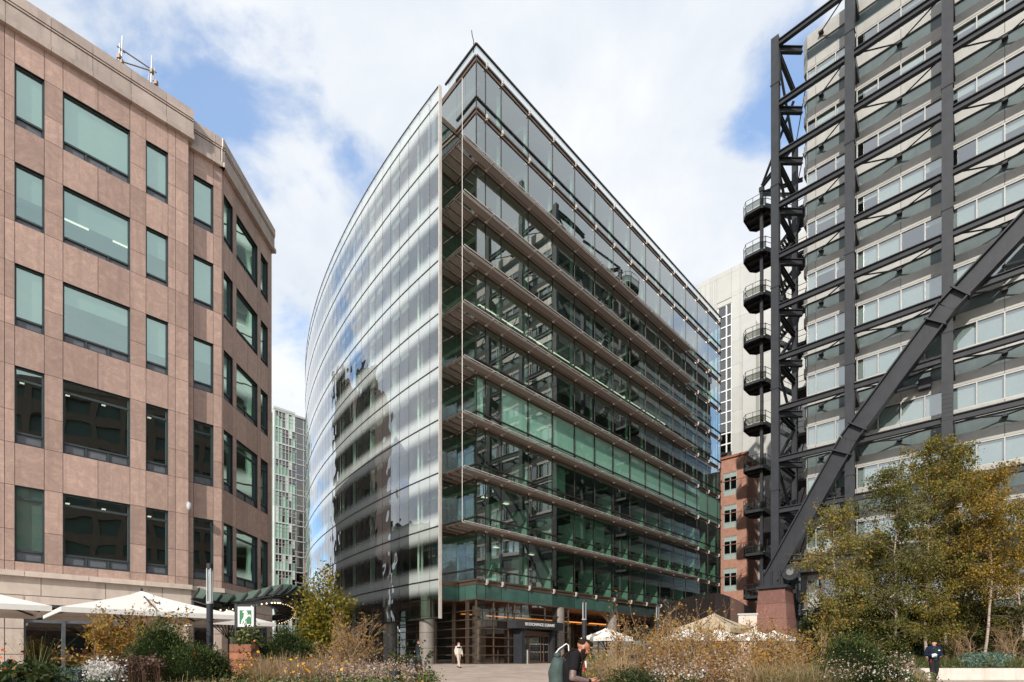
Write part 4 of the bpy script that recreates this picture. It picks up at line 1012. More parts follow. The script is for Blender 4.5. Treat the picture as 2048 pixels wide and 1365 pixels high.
# glazed tower far behind between the two blocks
YT = 118; t0 = P(548,812,YT); TW = thing('glazed_tower', 'distant white and green glazed tower between the granite and the curved glass blocks', 'building', (t0.x,YT,0))
FT = Fac(t0.x,YT,.9614,1); tx = FT.su(590); te = FT.su(690); zt1 = t0.z; zt2 = FT.zv(843,627); zt2 = zt1-.6
body = MB(); body.box(.3,te,.5,20,0,zt2-.2); part(TW, FT, 'body_wall', body, solid('tower_interior',(.09,.15,.115),.6,var=.5,scale=.25))
ft_ = 3.55; wv = MB(); gr = MB(); gv = MB(); gl = MB()
rt = random.Random(9); z = zt2-.3; fl = 0
while z > 2:
    wv.box(-.1,.25,-.1,.5,z-ft_,z); 
    n = 6; wd = (tx-.25)/n
    for i in range(n):
        a = .25+wd*i; c = rt.random()
        if (i == 4 and fl % 2) or c < .12: wv.box(a,a+wd,-.05,.4,z-ft_*rt.choice([.5,1,1]),z)
        elif c < .85: gv.box(a,a+wd,.0,.4,z-ft_,z-ft_*rt.choice([.45,.3,.1]))
        gr.box(a-.05,a+.05,-.1,.1,z-ft_,z); gr.box(a,a+wd,-.06,.1,z-ft_*.5-.06,z-ft_*.5+.06)
        gr.box(a,a+wd,-.08,.1,z-ft_*.28-.04,z-ft_*.28+.04)
    wv.box(.25,tx,-.08,.4,z-ft_-.1,z-ft_+.18)
    x = tx+.3; gv.box(tx,te,.25,.5,z-ft_,z-ft_+1.15)
    while x < te: gr.box(x-.06,x+.06,.1,.5,z-ft_,z); x += 1.75
    gr.box(tx,te,.12,.5,z-ft_+1.1,z-ft_+1.22); gr.box(tx,te,.05,.5,z-ft_-.12,z-ft_+.1)
    if rt.random() < .6: x = tx+rt.uniform(.2,6); gl.box(x,x+rt.uniform(1.5,3),.4,.5,z-ft_+1.2,z-.4)
    z -= ft_; fl += 1
gr.box(-.1,te,-.1,.6,zt2-.3,zt2+.15); wv.box(-.1,tx,-.1,.6,zt2,zt1)
part(TW, FT, 'white_panel', wv, solid('tower_white_panel',(.55,.60,.55),.5,var=.08,island=.15)); part(TW, FT, 'mullion', gr, 'white_clad'); part(TW, FT, 'green_panel', gv, solid('tower_green_panel',(.27,.44,.33),.35,var=.1,island=.35)); part(TW, FT, 'blind', gl, 'rblind')
part(TW, FT, 'glazing', MB().box(.25,te,.2,.21,0,zt2-.3), 'dglass')
# small brick block at the foot of the tower, glimpsed past the curved skin
s0 = P(609,1112,88); SBK = thing('small_brick_building', 'low pinkish brick block glimpsed at the foot of the curved glass skin', 'building', (s0.x,88,0)); FSB = Fac(s0.x,88,1.0395,-1)
m = MB(); zz0 = s0.z
for k in range(5): m.box(0,7,0,.3,zz0-3.4*k-1.25,zz0-3.4*k)
m.box(0,.5,0,.3,0,zz0); m.box(0,7,2.,9,0,zz0-.1); part(SBK, FSB, 'brick_wall', m, solid('pink_brick',(.40,.24,.19),.85)); 
for k in range(4): 
    o = MB().box(.5,7,.1,.14,zz0-3.4*k-3.4,zz0-3.4*k-1.25).build('window', M['dglass'], SBK, FSB.o-SBK.location, FSB.rz)
# dark angular pavilion
YP = 47; p0 = P(1430,1186,YP); PV = thing('angular_pavilion', 'low dark stone pavilion with sloping arched top beside the granite pier', 'pavilion', (p0.x,YP,0))
def arcwall(p, q, prof, th=3.): 
    mb = MB(); n = len(prof)
    for i in range(n-1):
        (ta,za),(tb_,zb_) = prof[i],prof[i+1]; a = p.lerp(q,ta); b = p.lerp(q,tb_); d = Vector((0,th,0))
        a0_ = Vector((a.x,a.y,0)); b0_ = Vector((b.x,b.y,0)); A=Vector((a.x,a.y,za)); B=Vector((b.x,b.y,zb_))
        mb.add([v-PV.location for v in (a0_,b0_,B,A,a0_+d,b0_+d,B+d,A+d)],[(0,1,2,3),(7,6,5,4),(3,2,6,7),(0,3,7,4),(1,5,6,2)])
    return mb
ql = P(1318,1225,56); qr = P(1508,1222,54)
zl = lambda v,Y: PZ(v,Y)
prl = [(0,p0.z),(.2,PZ(1188.5,48)),(.4,PZ(1192,50)),(.6,PZ(1199,51.8)),(.8,PZ(1210,54)),(1,PZ(1226,56))]
arcwall(Vector(p0),Vector(ql),prl).build('shaded_wall', M['shaded_granite'], PV)
prr = [(0,p0.z),(.18,PZ(1189,48.3)),(.36,PZ(1194,49.5))]
arcwall(Vector(p0),Vector(qr),prr).build('shaded_wall', M['shaded_granite'], PV)
arcwall(Vector(p0),Vector(qr),[(.36,PZ(1194,49.5)),(.55,PZ(1201,51)),(.72,PZ(1208,52))]).build('sunlit_wall', granite('sunlit_granite',(.17,.10,.085),(.21,.13,.105),(.24,.15,.12)), PV)  # sunlit stretch of the same wall, its light painted as browner stone
arcwall(Vector(p0),Vector(qr),[(.72,PZ(1208,52)),(.9,PZ(1217,53.2)),(1,PZ(1224,54))]).build('shaded_wall', M['shaded_granite'], PV)
kb = MB(); 
a_ = P(1480,1230,40)
KB = thing('pale_kiosk', 'small pale boxy kiosk at the foot of the granite pier', 'kiosk', (PX(1492,41),41,0), math.radians(-20)); MB().box(-.55,.75,-.3,.6,0,PZ(1231,41)).build('body', M['lime'], KB); MB().box(-.62,.82,-.37,.66,PZ(1231,41),PZ(1231,41)+.12).build('lid', M['white_clad'], KB)
# tents and parasols
def tent(name, label, u, v_top, v_eave, hw, Y, mat, group=None, square=True, rot=0, val=.25, cat='parasol'):
    g = ground(Y); c = thing(name, label, cat, (PX(u,Y),Y,g), rot, group); zt_ = PZ(v_top,Y)-g; ze = PZ(v_eave,Y)-g
    m = MB(); n = 6; r = hw
    ring = [(-r,-r),(0,-r*1.0),(r,-r),(r,0),(r,r),(0,r),(-r,r),(-r,0)]
    rows__ = []
    for k in range(n+1):
        t = k/n; zk = zt_+(ze-zt_)*(t**.86)
        rows__.append([(x*max(t,.015),y*max(t,.015),zk - (.05*math.sin(math.pi*t) if i % 2 == 1 else 0)) for i,(x,y) in enumerate(ring)])
    vs = [p for rw in rows__ for p in rw] + [(x,y,ze-val) for x,y in ring]
    fs = [(k*8+i,(k+1)*8+i,(k+1)*8+(i+1)%8,k*8+(i+1)%8) for k in range(n+1) for i in range(8)]
    m.add(vs,fs); m.build('canopy', mat, c)
    p = MB(); p.lathe([(.045,0),(.045,zt_+.05)],10); p.lathe([(.03,zt_),(.05,zt_+.06),(.02,zt_+.14)],10); p.lathe([(.28,0),(.28,.05),(.06,.09)],14); po = p.build('pole', M['steel_dk'], c)
    rb = MB()
    for x,y in ring: rb.bar((x*.03,y*.03,zt_-.12),(x*.97,y*.97,ze-.03),.03,.05); rb.bar((0,0,ze-.75),(x*.5,y*.5,zt_+(ze-zt_)*.5-.08),.025,.04)
    rb.build('rib', M['steel_dk'], c)
    return c
ra = FA.rz
for (cx_,cy_,hw,zp,ze_,lb) in ((-17.15,15.65,2.5,3.04,2.16,'large white square parasol cut off by the left edge'),(-13.54,19.4,2.5,3.04,2.16,'large white square parasol with its peak above the orange leaved shrub'),(-12.85,24.1,1.5,2.75,2.16,'smaller white parasol behind the green horse sign')):
    vv = lambda z: V0-(z-CZ)/cy_*F
    tent('parasol',lb,U0+cx_/cy_*F,vv(zp),vv(ze_),hw,cy_,M['canvas'],None,rot=ra,val=.16)
for i,(u,vt,ve,hw,Y,lb) in enumerate(((1213,1256,1276,1.0,29,'white parasol in front of the dark arcade of the glass office'),(1378,1258,1275,1.1,31,'white parasol below the sand coloured tent peak'),(1438,1258,1276,1.1,29.5,'white parasol half hidden by orange leaved branches'),(1506,1257,1276,1.05,30,'white parasol right in front of the granite pier'),(1548,1261,1277,1.0,32,'small white parasol at the right foot of the granite pier'))):
    tent('parasol',lb,u,vt,ve,hw,Y,M['canvas'],'white parasols in the far terrace',rot=.5+.2*i,val=.2)
tent('tent','sand coloured pyramid tent in front of the dark pavilion',1428,1227,1260,2.1,36.5,M['canvas_beige'],rot=.75,val=.3,cat='tent')
# lamp posts
def lamp(label, u, v_top, Y, w=.19):
    g = ground(Y); zt_ = PZ(v_top,Y)-g; c = thing('lamp_post', label, 'lamp post', (PX(u,Y),Y,g)); h = zt_-1.0
    MB().lathe([(w*.62,0),(w*.62,.3),(w*.5,.32),(w*.5,h)],18).build('pole', M['steel'], c, smooth=False)
    l = MB(); l.lathe([(w*.16,0),(w*.16,1.0)],8,(0,0,h))
    for k in range(4):
        a = math.pi/4+math.pi/2*k; l.box(math.cos(a)*w*.42-.012,math.cos(a)*w*.42+.012,math.sin(a)*w*.42-.012,math.sin(a)*w*.42+.012,h,h+.9)
    l.lathe([(w*.52,0),(w*.52,.05)],18,(0,0,h)); l.build('lamp_cage', M['camera'], c); MB().lathe([(w*.5,0),(w*.5,.12),(w*.44,.13)],18,(0,0,h+.9)).build('lamp_cap', M['steel'], c)
    MB().lathe([(w*.30,.06),(w*.30,.88)],14,(0,0,h)).build('lamp_glass', glass('lamp_lens',(.85,.86,.85),.1) if 'lens' not in M else M['lens'], c); M['lens'] = c.children[-1].data.materials[0]
    return c
lamp('grey lamp post with slotted head in front of the granite block', 419.5, 1130, 13.6, .155); lamp('slim grey lamp post in front of the glass lobby', 1168.5, 1201, 27, .24); lamp('small grey lamp post by the dark arcade behind the bare shrub', 1315, 1211, 38, .26)
# pub sign with a white horse
Ys = 16.5; g = ground(Ys); SG = thing('pub_sign', 'hanging white and green sign with a rearing white horse by the parasols', 'sign', (PX(492,Ys),Ys,g), .12)
zc = PZ(1234,Ys)-g; h_, w_ = .62, .48
MB().box(-w_/2,w_/2,-.03,.03,zc-h_/2,zc+h_/2).build('board', M['white_sign'], SG)
f = MB(); 
for x in (-w_/2-.02,w_/2+.02): f.box(x-.02,x+.02,-.045,.045,zc-h_/2-.03,zc+h_/2+.06)
f.box(-w_/2-.04,w_/2+.14,-.03,.03,zc+h_/2+.03,zc+h_/2+.07); f.box(-w_/2,w_/2,-.04,.04,zc-h_/2-.03,zc-h_/2); f.build('sign_frame', M['steel_dk'], SG)
MB().lathe([(.04,0),(.04,zc+h_/2+.1)],10,(-w_/2-.08,.06,0)).build('post', M['steel_dk'], SG)
MB().box(-.18,.17,-.036,-.03,zc-.225,zc+.20).build('green_panel', M['green_sign'], SG)
horse = [(-.16,-.24),(-.13,-.12),(-.10,-.07),(-.13,.0),(-.06,.06),(-.05,.12),(-.10,.15),(-.11,.12),(-.14,.13),(-.10,.20),(-.03,.22),(.03,.21),(.05,.16),(.04,.10),(.07,.06),(.14,.08),(.18,.04),(.17,-.02),(.14,-.05),(.15,.01),(.12,.03),(.08,.0),(.04,-.02),(-.02,-.06),(-.04,-.1),(-.01,-.13),(-.05,-.17),(-.05,-.22),(.0,-.235),(-.09,-.235),(-.08,-.18),(-.11,-.2)]
hb_ = MB(); hb_.slab([(x,z+zc) for x,z in [(-.13,-.225),(-.11,-.10),(-.06,-.04),(-.05,.06),(-.02,.10),(-.08,.12),(-.09,.15),(-.03,.19),(.04,.18),(.06,.10),(.05,.05),(.12,.07),(.16,.03),(.14,-.04),(.13,.02),(.06,.0),(.03,-.06),(-.02,-.10),(.0,-.15),(-.04,-.225),(-.07,-.225),(-.04,-.15),(-.08,-.12),(-.09,-.225)]],-.042,-.036); hb_.build('horse_emblem', M['white_sign'], SG)
hb_ = MB().slab([(x,z+zc) for x,z in [(.0,-.22),(.015,-.10),(.03,-.22)]],-.042,-.036); hb_.build('emblem_leg', M['white_sign'], SG)
# curved glass entrance canopy on the granite block
ZR = 2.45
CN = thing('glass_entrance_canopy', 'curved glass entrance canopy with dark ribs and a rim of small lamps', 'canopy', (PX(500,26),26,0))
rpx = [(385,1202),(405,1208),(430,1212.5),(455,1213),(480,1209.5),(505,1204.5),(525,1200),(545,1197.2),(562,1197.6),(577,1201),(587,1207.5),(592,1216),(590,1225),(582,1233),(570,1239),(556,1242.5)]
rim = []
for u,v in rpx:
    Y = ZR*F/(V0-v); rim.append(Vector((PX(u,Y),Y,ZR+CZ))-CN.location)
rm = MB()
for a,b in zip(rim[:-1],rim[1:]): rm.bar(a-Vector((0,0,.12)),b-Vector((0,0,.12)),.10,.20); rm.bar(a+Vector((0,0,.08)),b+Vector((0,0,.08)),.16,.05)
rm.build('rim_beam', M['steel_dk'], CN)
for i in range(1,len(rim)-1):
    for t in ((.0,.5) if i < 7 else (0,.35,.7)):
        p = rim[i].lerp(rim[i+1],t); MB().ell(tuple(p+Vector((.0,-.07,-.20))),(.032,.032,.032),8,5).build('rim_lamp', M['warm'], CN)
gl = MB(); inn_p = MB(); prev = None
for i in range(len(rim)-1):
    for t in ((0,) if i < 8 else (0,.5)):
        p = rim[i].lerp(rim[i+1],t); f_ = min(1,max(0,(i+t-8)/4)); o_ = Vector((.80+.5*f_,-.85+.7*f_,.40)); q = p+o_
        rb = MB(); rb.bar(p+Vector((0,0,.1)),q+Vector((0,0,.02)),.07,.13); 
        w = p+Vector((-2.2+.6*f_,2.3-1.2*f_,.04)); w.x = max(w.x,-14.25-CN.location.x) if p.y+26 < 32 else w.x
        rb.bar(p+Vector((0,0,.08)),w,.07,.12); rb.build('rib', M['steel'], CN)
        if prev: gl.add([prev[0]+Vector((0,0,.18)),p+Vector((0,0,.18)),q+Vector((0,0,.10)),prev[1]+Vector((0,0,.10))],[(0,1,2,3)]); inn_p.add([prev[0]+Vector((0,0,.17)),p+Vector((0,0,.17)),w+Vector((0,0,.14)),prev[2]+Vector((0,0,.14))],[(3,2,1,0)])
        prev = (p,q,w)
gl.build('roof_glass', leafmat('frosted_green_canopy_glass',[(0,(.17,.26,.21)),(1,(.24,.34,.28))],.5,.2), CN); inn_p.build('inner_roof', solid('dark_green_glass_roof',(.03,.05,.042),.3), CN)
# planter, bollards, steel bollard at the door
Yp = 15.2; g = ground(Yp); PL = thing('wooden_planter', 'reddish slatted wooden planter box behind bronze grasses', 'planter', (PX(493,Yp),Yp,g+.1), .15)
zt_ = PZ(1289,Yp)-g-.1; z0_ = 0; b = MB(); n = 7
for k in range(n):
    za, zb__ = zt_*k/n+.012, zt_*(k+1)/n-.008
    b.box(-.34,.34,-.34,-.31,za,zb__); b.box(-.34,.34,.31,.34,za,zb__); b.box(-.34,-.31,-.31,.31,za,zb__); b.box(.31,.34,-.31,.31,za,zb__)
for x in (-.30,.26): b.box(x,x+.04,-.30,-.26,0,zt_)
b.build('slatted_side', M['wood'], PL); MB().box(-.30,.30,-.30,.30,zt_-.1,zt_-.06).build('soil', M['soil'], PL)
def bollard(label,u,v_top,Y):
    g = ground(Y); zt_ = PZ(v_top,Y)-g; c = thing('bollard_light', label, 'bollard light', (PX(u,Y),Y,g), rnd.uniform(0,1), 'black bollard lights in the planting'); r = .105
    p = MB(); p.lathe([(r,0),(r,zt_-.42)],16); p.lathe([(r,zt_-.1),(r,zt_-.01),(r*.9,zt_)],16); p.build('post', M['steel_dk'], c)
    MB().lathe([(r*.95,zt_-.42),(r*.18,zt_-.27),(r*.18,zt_-.24),(r*.95,zt_-.10)],16).build('reflector', M['camera'], c); MB().lathe([(r*.97,zt_-.42),(r*.97,zt_-.10)],16).build('lens', M['lens'], c)
bollard('black bollard light at the bottom edge among white flowers',159,1340,9.6); bollard('black bollard light in front of the blue suited man',825,1318,12.2); bollard('shorter black bollard light beside pale dry flowers at the bottom edge',790,1342,10.)
sb_ = thing('steel_bollard','slim brushed steel post in front of the revolving door','bollard',tuple(FR.pt(FR.su(1055,-1.6),-1.6).xy)+(0,)); MB().lathe([(.10,0),(.10,1.08),(.05,1.15)],16).build('post', M['chrome'], sb_)

# blocks that the photograph shows only as reflections: one mirrored in the curved skin, one in the granite block's lower windows
M['dark_brick'] = solid('dark_brown_brick', (.085,.06,.05), .8, var=.4)
def plain_block(name, label, x0, y0, ex, ey, length, depth, h, fl, mat, bays):
    fac = Fac(x0,y0,ex,ey); t = thing(name, label, 'building', (x0,y0,0)); w = MB(); z = 0; bw = length/bays
    while z < h-.5:
        w.box(0,length,0,.4,z,min(z+fl*.45,h)); z += fl
    for i in range(bays+1): w.box(max(0,i*bw-.5),min(length,i*bw+.5),-.06,.38,0,h)
    w.box(-.2,length+.2,-.5,.4,h,h+.9); w.box(0,length,1.2,depth,0,h)
    part(t, fac, 'wall', w, mat); part(t, fac, 'glazing', MB().box(0,length,.5,.52,0,h), solid('dark_green_glazing', (.02,.035,.032), .5)); return t
plain_block('brick_office_block','tall dark brick block mirrored in the curved glass skin',-46,64.5,.05,1,5.5,14,46,3.9,'dark_brick',3)
plain_block('brick_office_block','taller dark brick block mirrored farther along the curved glass skin',-47,75.5,.05,1,5,14,48,3.9,'dark_brick',3)
plain_block('low_office_block','low dark block mirrored near the bottom of the curved glass skin',-46,43,.0,1,16,14,20,3.9,'dark_brick',7)
plain_block('brown_office_block','dark brown block mirrored in the lower windows of the granite block',78,14,-.62,-1,66,14,45,4.0,solid('dark_brown_wall',(.10,.06,.05),.8),16)
import numpy as np
def npmesh(name, V, nper, mats):
    # V: (N*nper,3) vertices; every nper vertices are one leaf
    n = len(V)//nper; me = bpy.data.meshes.new(name)
    me.vertices.add(len(V)); me.vertices.foreach_set('co', np.ascontiguousarray(V, dtype=np.float32).ravel())
    me.loops.add(len(V)); me.loops.foreach_set('vertex_index', np.arange(len(V), dtype=np.int32))
    me.polygons.add(n); me.polygons.foreach_set('loop_start', np.arange(0, len(V), nper, dtype=np.int32)); me.polygons.foreach_set('loop_total', np.full(n, nper, dtype=np.int32))
    me.update(); me.validate(); me.materials.append(mats); return me
def leaves(C_, size, aspect, g, droop=0., jit=.3, out=None, outw=0.):
    n = len(C_); a = g.normal(size=(n,3)); a[:,2] -= droop
    if out is not None: a = a*(1-outw) + out*outw*2
    a /= np.linalg.norm(a,axis=1,keepdims=True)+1e-9
    b = np.cross(a, g.normal(size=(n,3))); b /= np.linalg.norm(b,axis=1,keepdims=True)+1e-9
    s = size*(1+jit*g.normal(size=(n,1))).clip(.4,1.9); l = a*s*.5; w = b*s*.5*aspect; nrm = np.cross(a,b)*s*.08
    V = np.stack([C_-l, C_+w-l*.1+nrm, C_+l, C_-w-l*.1+nrm],1); return V.reshape(-1,3)
LM = {
 'birch': leafmat('birch_leaf', [(0,(.095,.10,.02)),(.45,(.18,.165,.032)),(.75,(.25,.215,.04)),(.90,(.34,.22,.035)),(1,(.42,.19,.03))], .35),
 'birch_green': leafmat('green_birch_leaf', [(0,(.07,.09,.022)),(.6,(.15,.155,.034)),(.92,(.23,.21,.042)),(1,(.34,.2,.035))], .35),
 'birch_gold': leafmat('gold_birch_leaf', [(0,(.14,.12,.025)),(.35,(.22,.18,.03)),(.6,(.36,.22,.03)),(.85,(.46,.26,.035)),(1,(.16,.16,.035))], .4),
 'orange': leafmat('orange_leaf', [(0,(.20,.085,.02)),(.35,(.37,.18,.03)),(.65,(.46,.26,.04)),(.85,(.28,.23,.05)),(1,(.18,.19,.06))], .35),
 'rust': leafmat('rust_leaf', [(0,(.20,.075,.025)),(.35,(.42,.18,.03)),(.6,(.50,.30,.05)),(.8,(.34,.24,.10)),(1,(.30,.26,.08))], .35),
 'yew': leafmat('yew_needle', [(0,(.016,.028,.008)),(.55,(.038,.06,.014)),(.85,(.075,.105,.02)),(1,(.13,.15,.03))], .15),
 'yellowgreen': leafmat('yellow_green_leaf', [(0,(.11,.12,.015)),(.5,(.22,.20,.02)),(.85,(.36,.28,.03)),(1,(.45,.26,.03))], .4),
 'bush': leafmat('dark_bush_leaf', [(0,(.020,.035,.012)),(.6,(.04,.06,.018)),(.93,(.075,.09,.025)),(1,(.25,.15,.03))], .3),
 'blue': leafmat('blue_green_leaf', [(0,(.06,.115,.085)),(.6,(.13,.205,.155)),(1,(.24,.31,.24))], .2),
 'cover': leafmat('low_foliage', [(0,(.045,.07,.022)),(.5,(.10,.135,.04)),(.8,(.18,.20,.065)),(1,(.28,.24,.09))], .3),
 'straw': leafmat('dry_grass', [(0,(.23,.14,.07)),(.5,(.40,.27,.14)),(1,(.55,.41,.25))], .3),
 'greengrass': leafmat('green_grass', [(0,(.07,.09,.025)),(.6,(.14,.16,.05)),(1,(.30,.27,.11))], .3),
 'white': leafmat('white_petal', [(0,(.36,.32,.27)),(.5,(.6,.56,.52)),(1,(.8,.77,.73))], .3),
 'pink': leafmat('dry_pink_flower', [(0,(.30,.18,.13)),(.6,(.48,.34,.27)),(1,(.62,.50,.42))], .3),
 'yellow': leafmat('orange_yellow_petal', [(0,(.75,.30,.02)),(1,(.85,.50,.04))], .3),
 'brown': leafmat('brown_seed_head', [(0,(.05,.028,.018)),(1,(.14,.075,.045))], .1),
 'red': leafmat('red_hip', [(0,(.45,.05,.015)),(1,(.6,.13,.03))], .1),
}
M['bark'] = solid('grey_brown_bark', (.17,.125,.09), .85, var=.25, scale=8.); M['twig'] = solid('pale_tan_twig', (.30,.205,.13), .8, var=.2, scale=8.); M['dark_twig'] = solid('dark_twig', (.10,.07,.045), .85, var=.2)
def birchbark():
    m, nt, out = newmat('white_birch_bark'); g = N(nt,'ShaderNodeNewGeometry'); mp = N(nt,'ShaderNodeMapping', inp={'Scale': (2.5,2.5,14.)}); L(nt, g.outputs['Position'], mp.inputs[0])
    n = N(nt,'ShaderNodeTexNoise', inp={'Scale': 1.6, 'Detail': 5.}); L(nt, mp.outputs[0], n.inputs['Vector']); r = ramp(nt, n.outputs[0], [(.36,(.05,.04,.035)),(.45,(.34,.26,.21)),(.7,(.52,.43,.36))])
    b = N(nt,'ShaderNodeBsdfPrincipled', inp={'Roughness': .8}); L(nt, r.outputs[0], b.inputs['Base Color']); L(nt, b.outputs[0], out.inputs[0]); return m
M['birchbark'] = birchbark()
def place(u, Y, lift=0.): return (PX(u,Y), Y, ground(Y)+lift)
def birch(label, u, Y, v_top, R_, leaf, n, seed, lean=0., gap=.22, group='birch trees in the right hand planting'):
    g = np.random.default_rng(seed); r = random.Random(seed); base = place(u,Y); H = PZ(v_top,Y)-base[2]
    t = thing('birch_tree', label, 'tree', base, 0, group)
    K = 12; path = []; x = y = 0.
    for i in range(K+1):
        path.append(Vector((x+lean*(i/K)**1.5, y, H*.97*i/K))); x += r.gauss(0,.05); y += r.gauss(0,.05)
    tr = MB().tube(path, [max(.012, .058*(1-.92*i/K)*(H/8)) for i in range(K+1)], 9); tr.build('trunk', M['birchbark'], t, smooth=True)
    br = MB(); pts = []
    nb = 46
    for i in range(nb):
        f = gap+(1-gap)*((i+.5)/nb)**.9; f = min(f,.985); k = f*K; p = path[int(k)].lerp(path[min(int(k)+1,K)], k-int(k))
        prof = math.sin(math.pi*min(1,(f-gap+.10)/(1-gap+.16)))**.75
        ln = R_*prof*r.uniform(.55,1.12)+.12; a = r.uniform(0,6.2832); up = r.uniform(.45,1.05)
        d = Vector((math.cos(a),math.sin(a),up)).normalized(); q = [p]; cur = p.copy()
        for s in range(5):
            cur = cur + d*(ln/5*1.25); d = (d+Vector((r.gauss(0,.12),r.gauss(0,.12),-.20))).normalized(); q.append(cur.copy())
        br.tube(q,[.022*(1-.8*j/5)*(ln/1.4+.3) for j in range(6)],4,False)
        for j in range(1,6):
            for w in range(3):
                e = q[j]+Vector((r.gauss(0,.24),r.gauss(0,.24),r.gauss(-.02,.16))); br.tube([q[j],e,e+Vector((r.gauss(0,.05),r.gauss(0,.05),-r.uniform(.15,.55)))],[.006,.004,.002],3,False); pts.append((e,r.uniform(.3,1.)))
    br.build('branch', M['bark'], t)
    w = np.array([p[1]*(1. if r.random() < .5 else .18) for p in pts]); w /= w.sum(); idx = g.choice(len(pts), n, p=w); base_ = np.array([tuple(p[0]) for p in pts])[idx]
    c = base_ + g.normal(size=(n,3))*np.array([.13,.13,.11]); c[:,2] -= np.abs(g.normal(size=n))*.17
    o = link('crown', npmesh('crown', leaves(c,.092,.66,g,.7), 4, LM[leaf]), None, t); return t
def shrub(name, label, cat, u, Y, v_top, R_, leaf, n, seed, twig='bark', lsize=.07, asp=.5, stems=9, group=None, lift=.2, lev=3, spread=.75, cl=.07, droop=0.):
    g = np.random.default_rng(seed); r = random.Random(seed); base = place(u,Y,lift); H = PZ(v_top,Y)-base[2]
    t = thing(name, label, cat, base, 0, group); br = MB(); tips = []
    def grow(p, d, ln, rad, lv):
        q = [p]; cur = p.copy()
        for s in range(3):
            cur = cur+d*ln/3; d = (d+Vector((r.gauss(0,.16),r.gauss(0,.16),r.gauss(.03,.10)))).normalized(); q.append(cur.copy())
        br.tube(q,[rad,rad*.88,rad*.76,rad*.66],4 if lv > 1 else 3,False)
        if lv <= 1: tips.extend(q[1:])
        if lv == 0: return
        for k in range(r.choice([2,3,3]) if lv > 1 else 3):
            st = q[r.choice([1,2,3])] if k else q[3]
            dd = (d+Vector((r.gauss(0,.55),r.gauss(0,.55),r.gauss(.0,.35)))).normalized(); grow(st, dd, ln*r.uniform(.55,.85), rad*.55, lv-1)
    for i in range(stems):
        a = 6.2832*i/stems+r.uniform(-.3,.3); s = spread*r.uniform(.35,1.)*R_/max(H*.55,.1); d = Vector((math.cos(a)*s,math.sin(a)*s,1)).normalized()
        grow(Vector((math.cos(a)*.08,math.sin(a)*.08,-.1)), d, H*r.uniform(.36,.46), .038*(H/2.2), lev)
    zmax = np.percentile([p.z for p in tips], 99.5); rad_ = np.percentile([math.hypot(p.x,p.y) for p in tips], 97)
    sz, sr = H/zmax, R_/rad_
    br.v = [(x*sr,y*sr,z*sz) for x,y,z in br.v]; T_ = np.array([(p.x*sr,p.y*sr,p.z*sz) for p in tips])
    br.build('branch', M[twig], t)
    if n:
        c = T_[g.integers(0,len(T_),n)] + g.normal(size=(n,3))*cl; link('foliage', npmesh('foliage', leaves(c,lsize,asp,g,droop), 4, LM[leaf]), None, t)
    return t
def mound(name, label, cat, u, Y, lobes, leaf, n, seed, lsize=.06, asp=.22, group=None, lift=.1):
    # clipped evergreen: lobes given as (du metres, dy, centre height, rx, rz)
    g = np.random.default_rng(seed); r = random.Random(seed); base = place(u,Y,lift); t = thing(name, label, cat, base, 0, group)
    core = MB(); V = []; A = sum(l[3]**2 for l in lobes)
    for (dx,dy,zc,rx,rz) in lobes:
        core.ell((dx,dy,zc),(rx*.86,rx*.86,rz*.86),14,9); m = int(n*rx*rx/A)
        d = g.normal(size=(m,3)); d /= np.linalg.norm(d,axis=1,keepdims=True)
        bump = 1+.10*np.sin(d[:,0]*7+dx*9)*np.cos(d[:,2]*8+d[:,1]*6)+.07*np.sin(d[:,1]*15+d[:,2]*13)+.05*np.sin(d[:,0]*23+d[:,2]*19)
        s = (bump*(.84+.2*g.random(m)))[:,None]; c = np.array([dx,dy,zc])+d*np.array([rx,rx,rz])*s; k = c[:,2] > -.1
        V.append(leaves(c[k],lsize,asp,g,0,.4,d[k]+np.array([0,0,.35]),.55))
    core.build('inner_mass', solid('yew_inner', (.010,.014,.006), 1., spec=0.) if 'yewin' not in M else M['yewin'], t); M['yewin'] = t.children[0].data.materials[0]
    link('foliage', npmesh('foliage', np.concatenate(V), 4, LM[leaf]), None, t); return t
# ---- trees
birch('small birch with thin orange tinted crown nearest the granite pier',1670,26,1008,1.35,'birch',13000,1,gap=.12)
birch('slender birch with sparse crown between the bushy birch and the tallest birch',1782,26.5,928,1.7,'birch_green',17000,2,gap=.12)
birch('tallest birch with olive crown, its top above all the others',1855,27,884,2.1,'birch',27000,3,gap=.16)
birch('olive green birch between the tallest birch and the golden one',1893,29,905,2.2,'birch_green',23000,4,gap=.10)
birch('birch with a golden yellow crown and bare pale lower trunk',1968,26.5,932,1.8,'birch_gold',19000,5,gap=.40)
birch('green birch at the right edge of the photo',2042,28,1000,2.1,'birch_green',18000,6,gap=.10)
birch('low bushy birch between the granite pier and the slender birch',1742,28.5,1075,1.9,'birch',16000,7,gap=.04)
birch('thick leaved birch low behind the tallest birch',1930,30,1040,2.7,'birch_green',23000,8,gap=.03)
shrub('ginkgo_tree','small yellow green tree in front of the curved glass skin','tree',652,19.5,1148,1.15,'yellowgreen',8500,21,'bark',.11,.65,9,None,.05,3,.7,.12)
shrub('planter_plant','leafy flowering plant growing in the wooden planter','plant',493,15.2,1252,.42,'cover',1500,34,'dark_twig',.09,.6,9,None,.95,2,.9,.08)
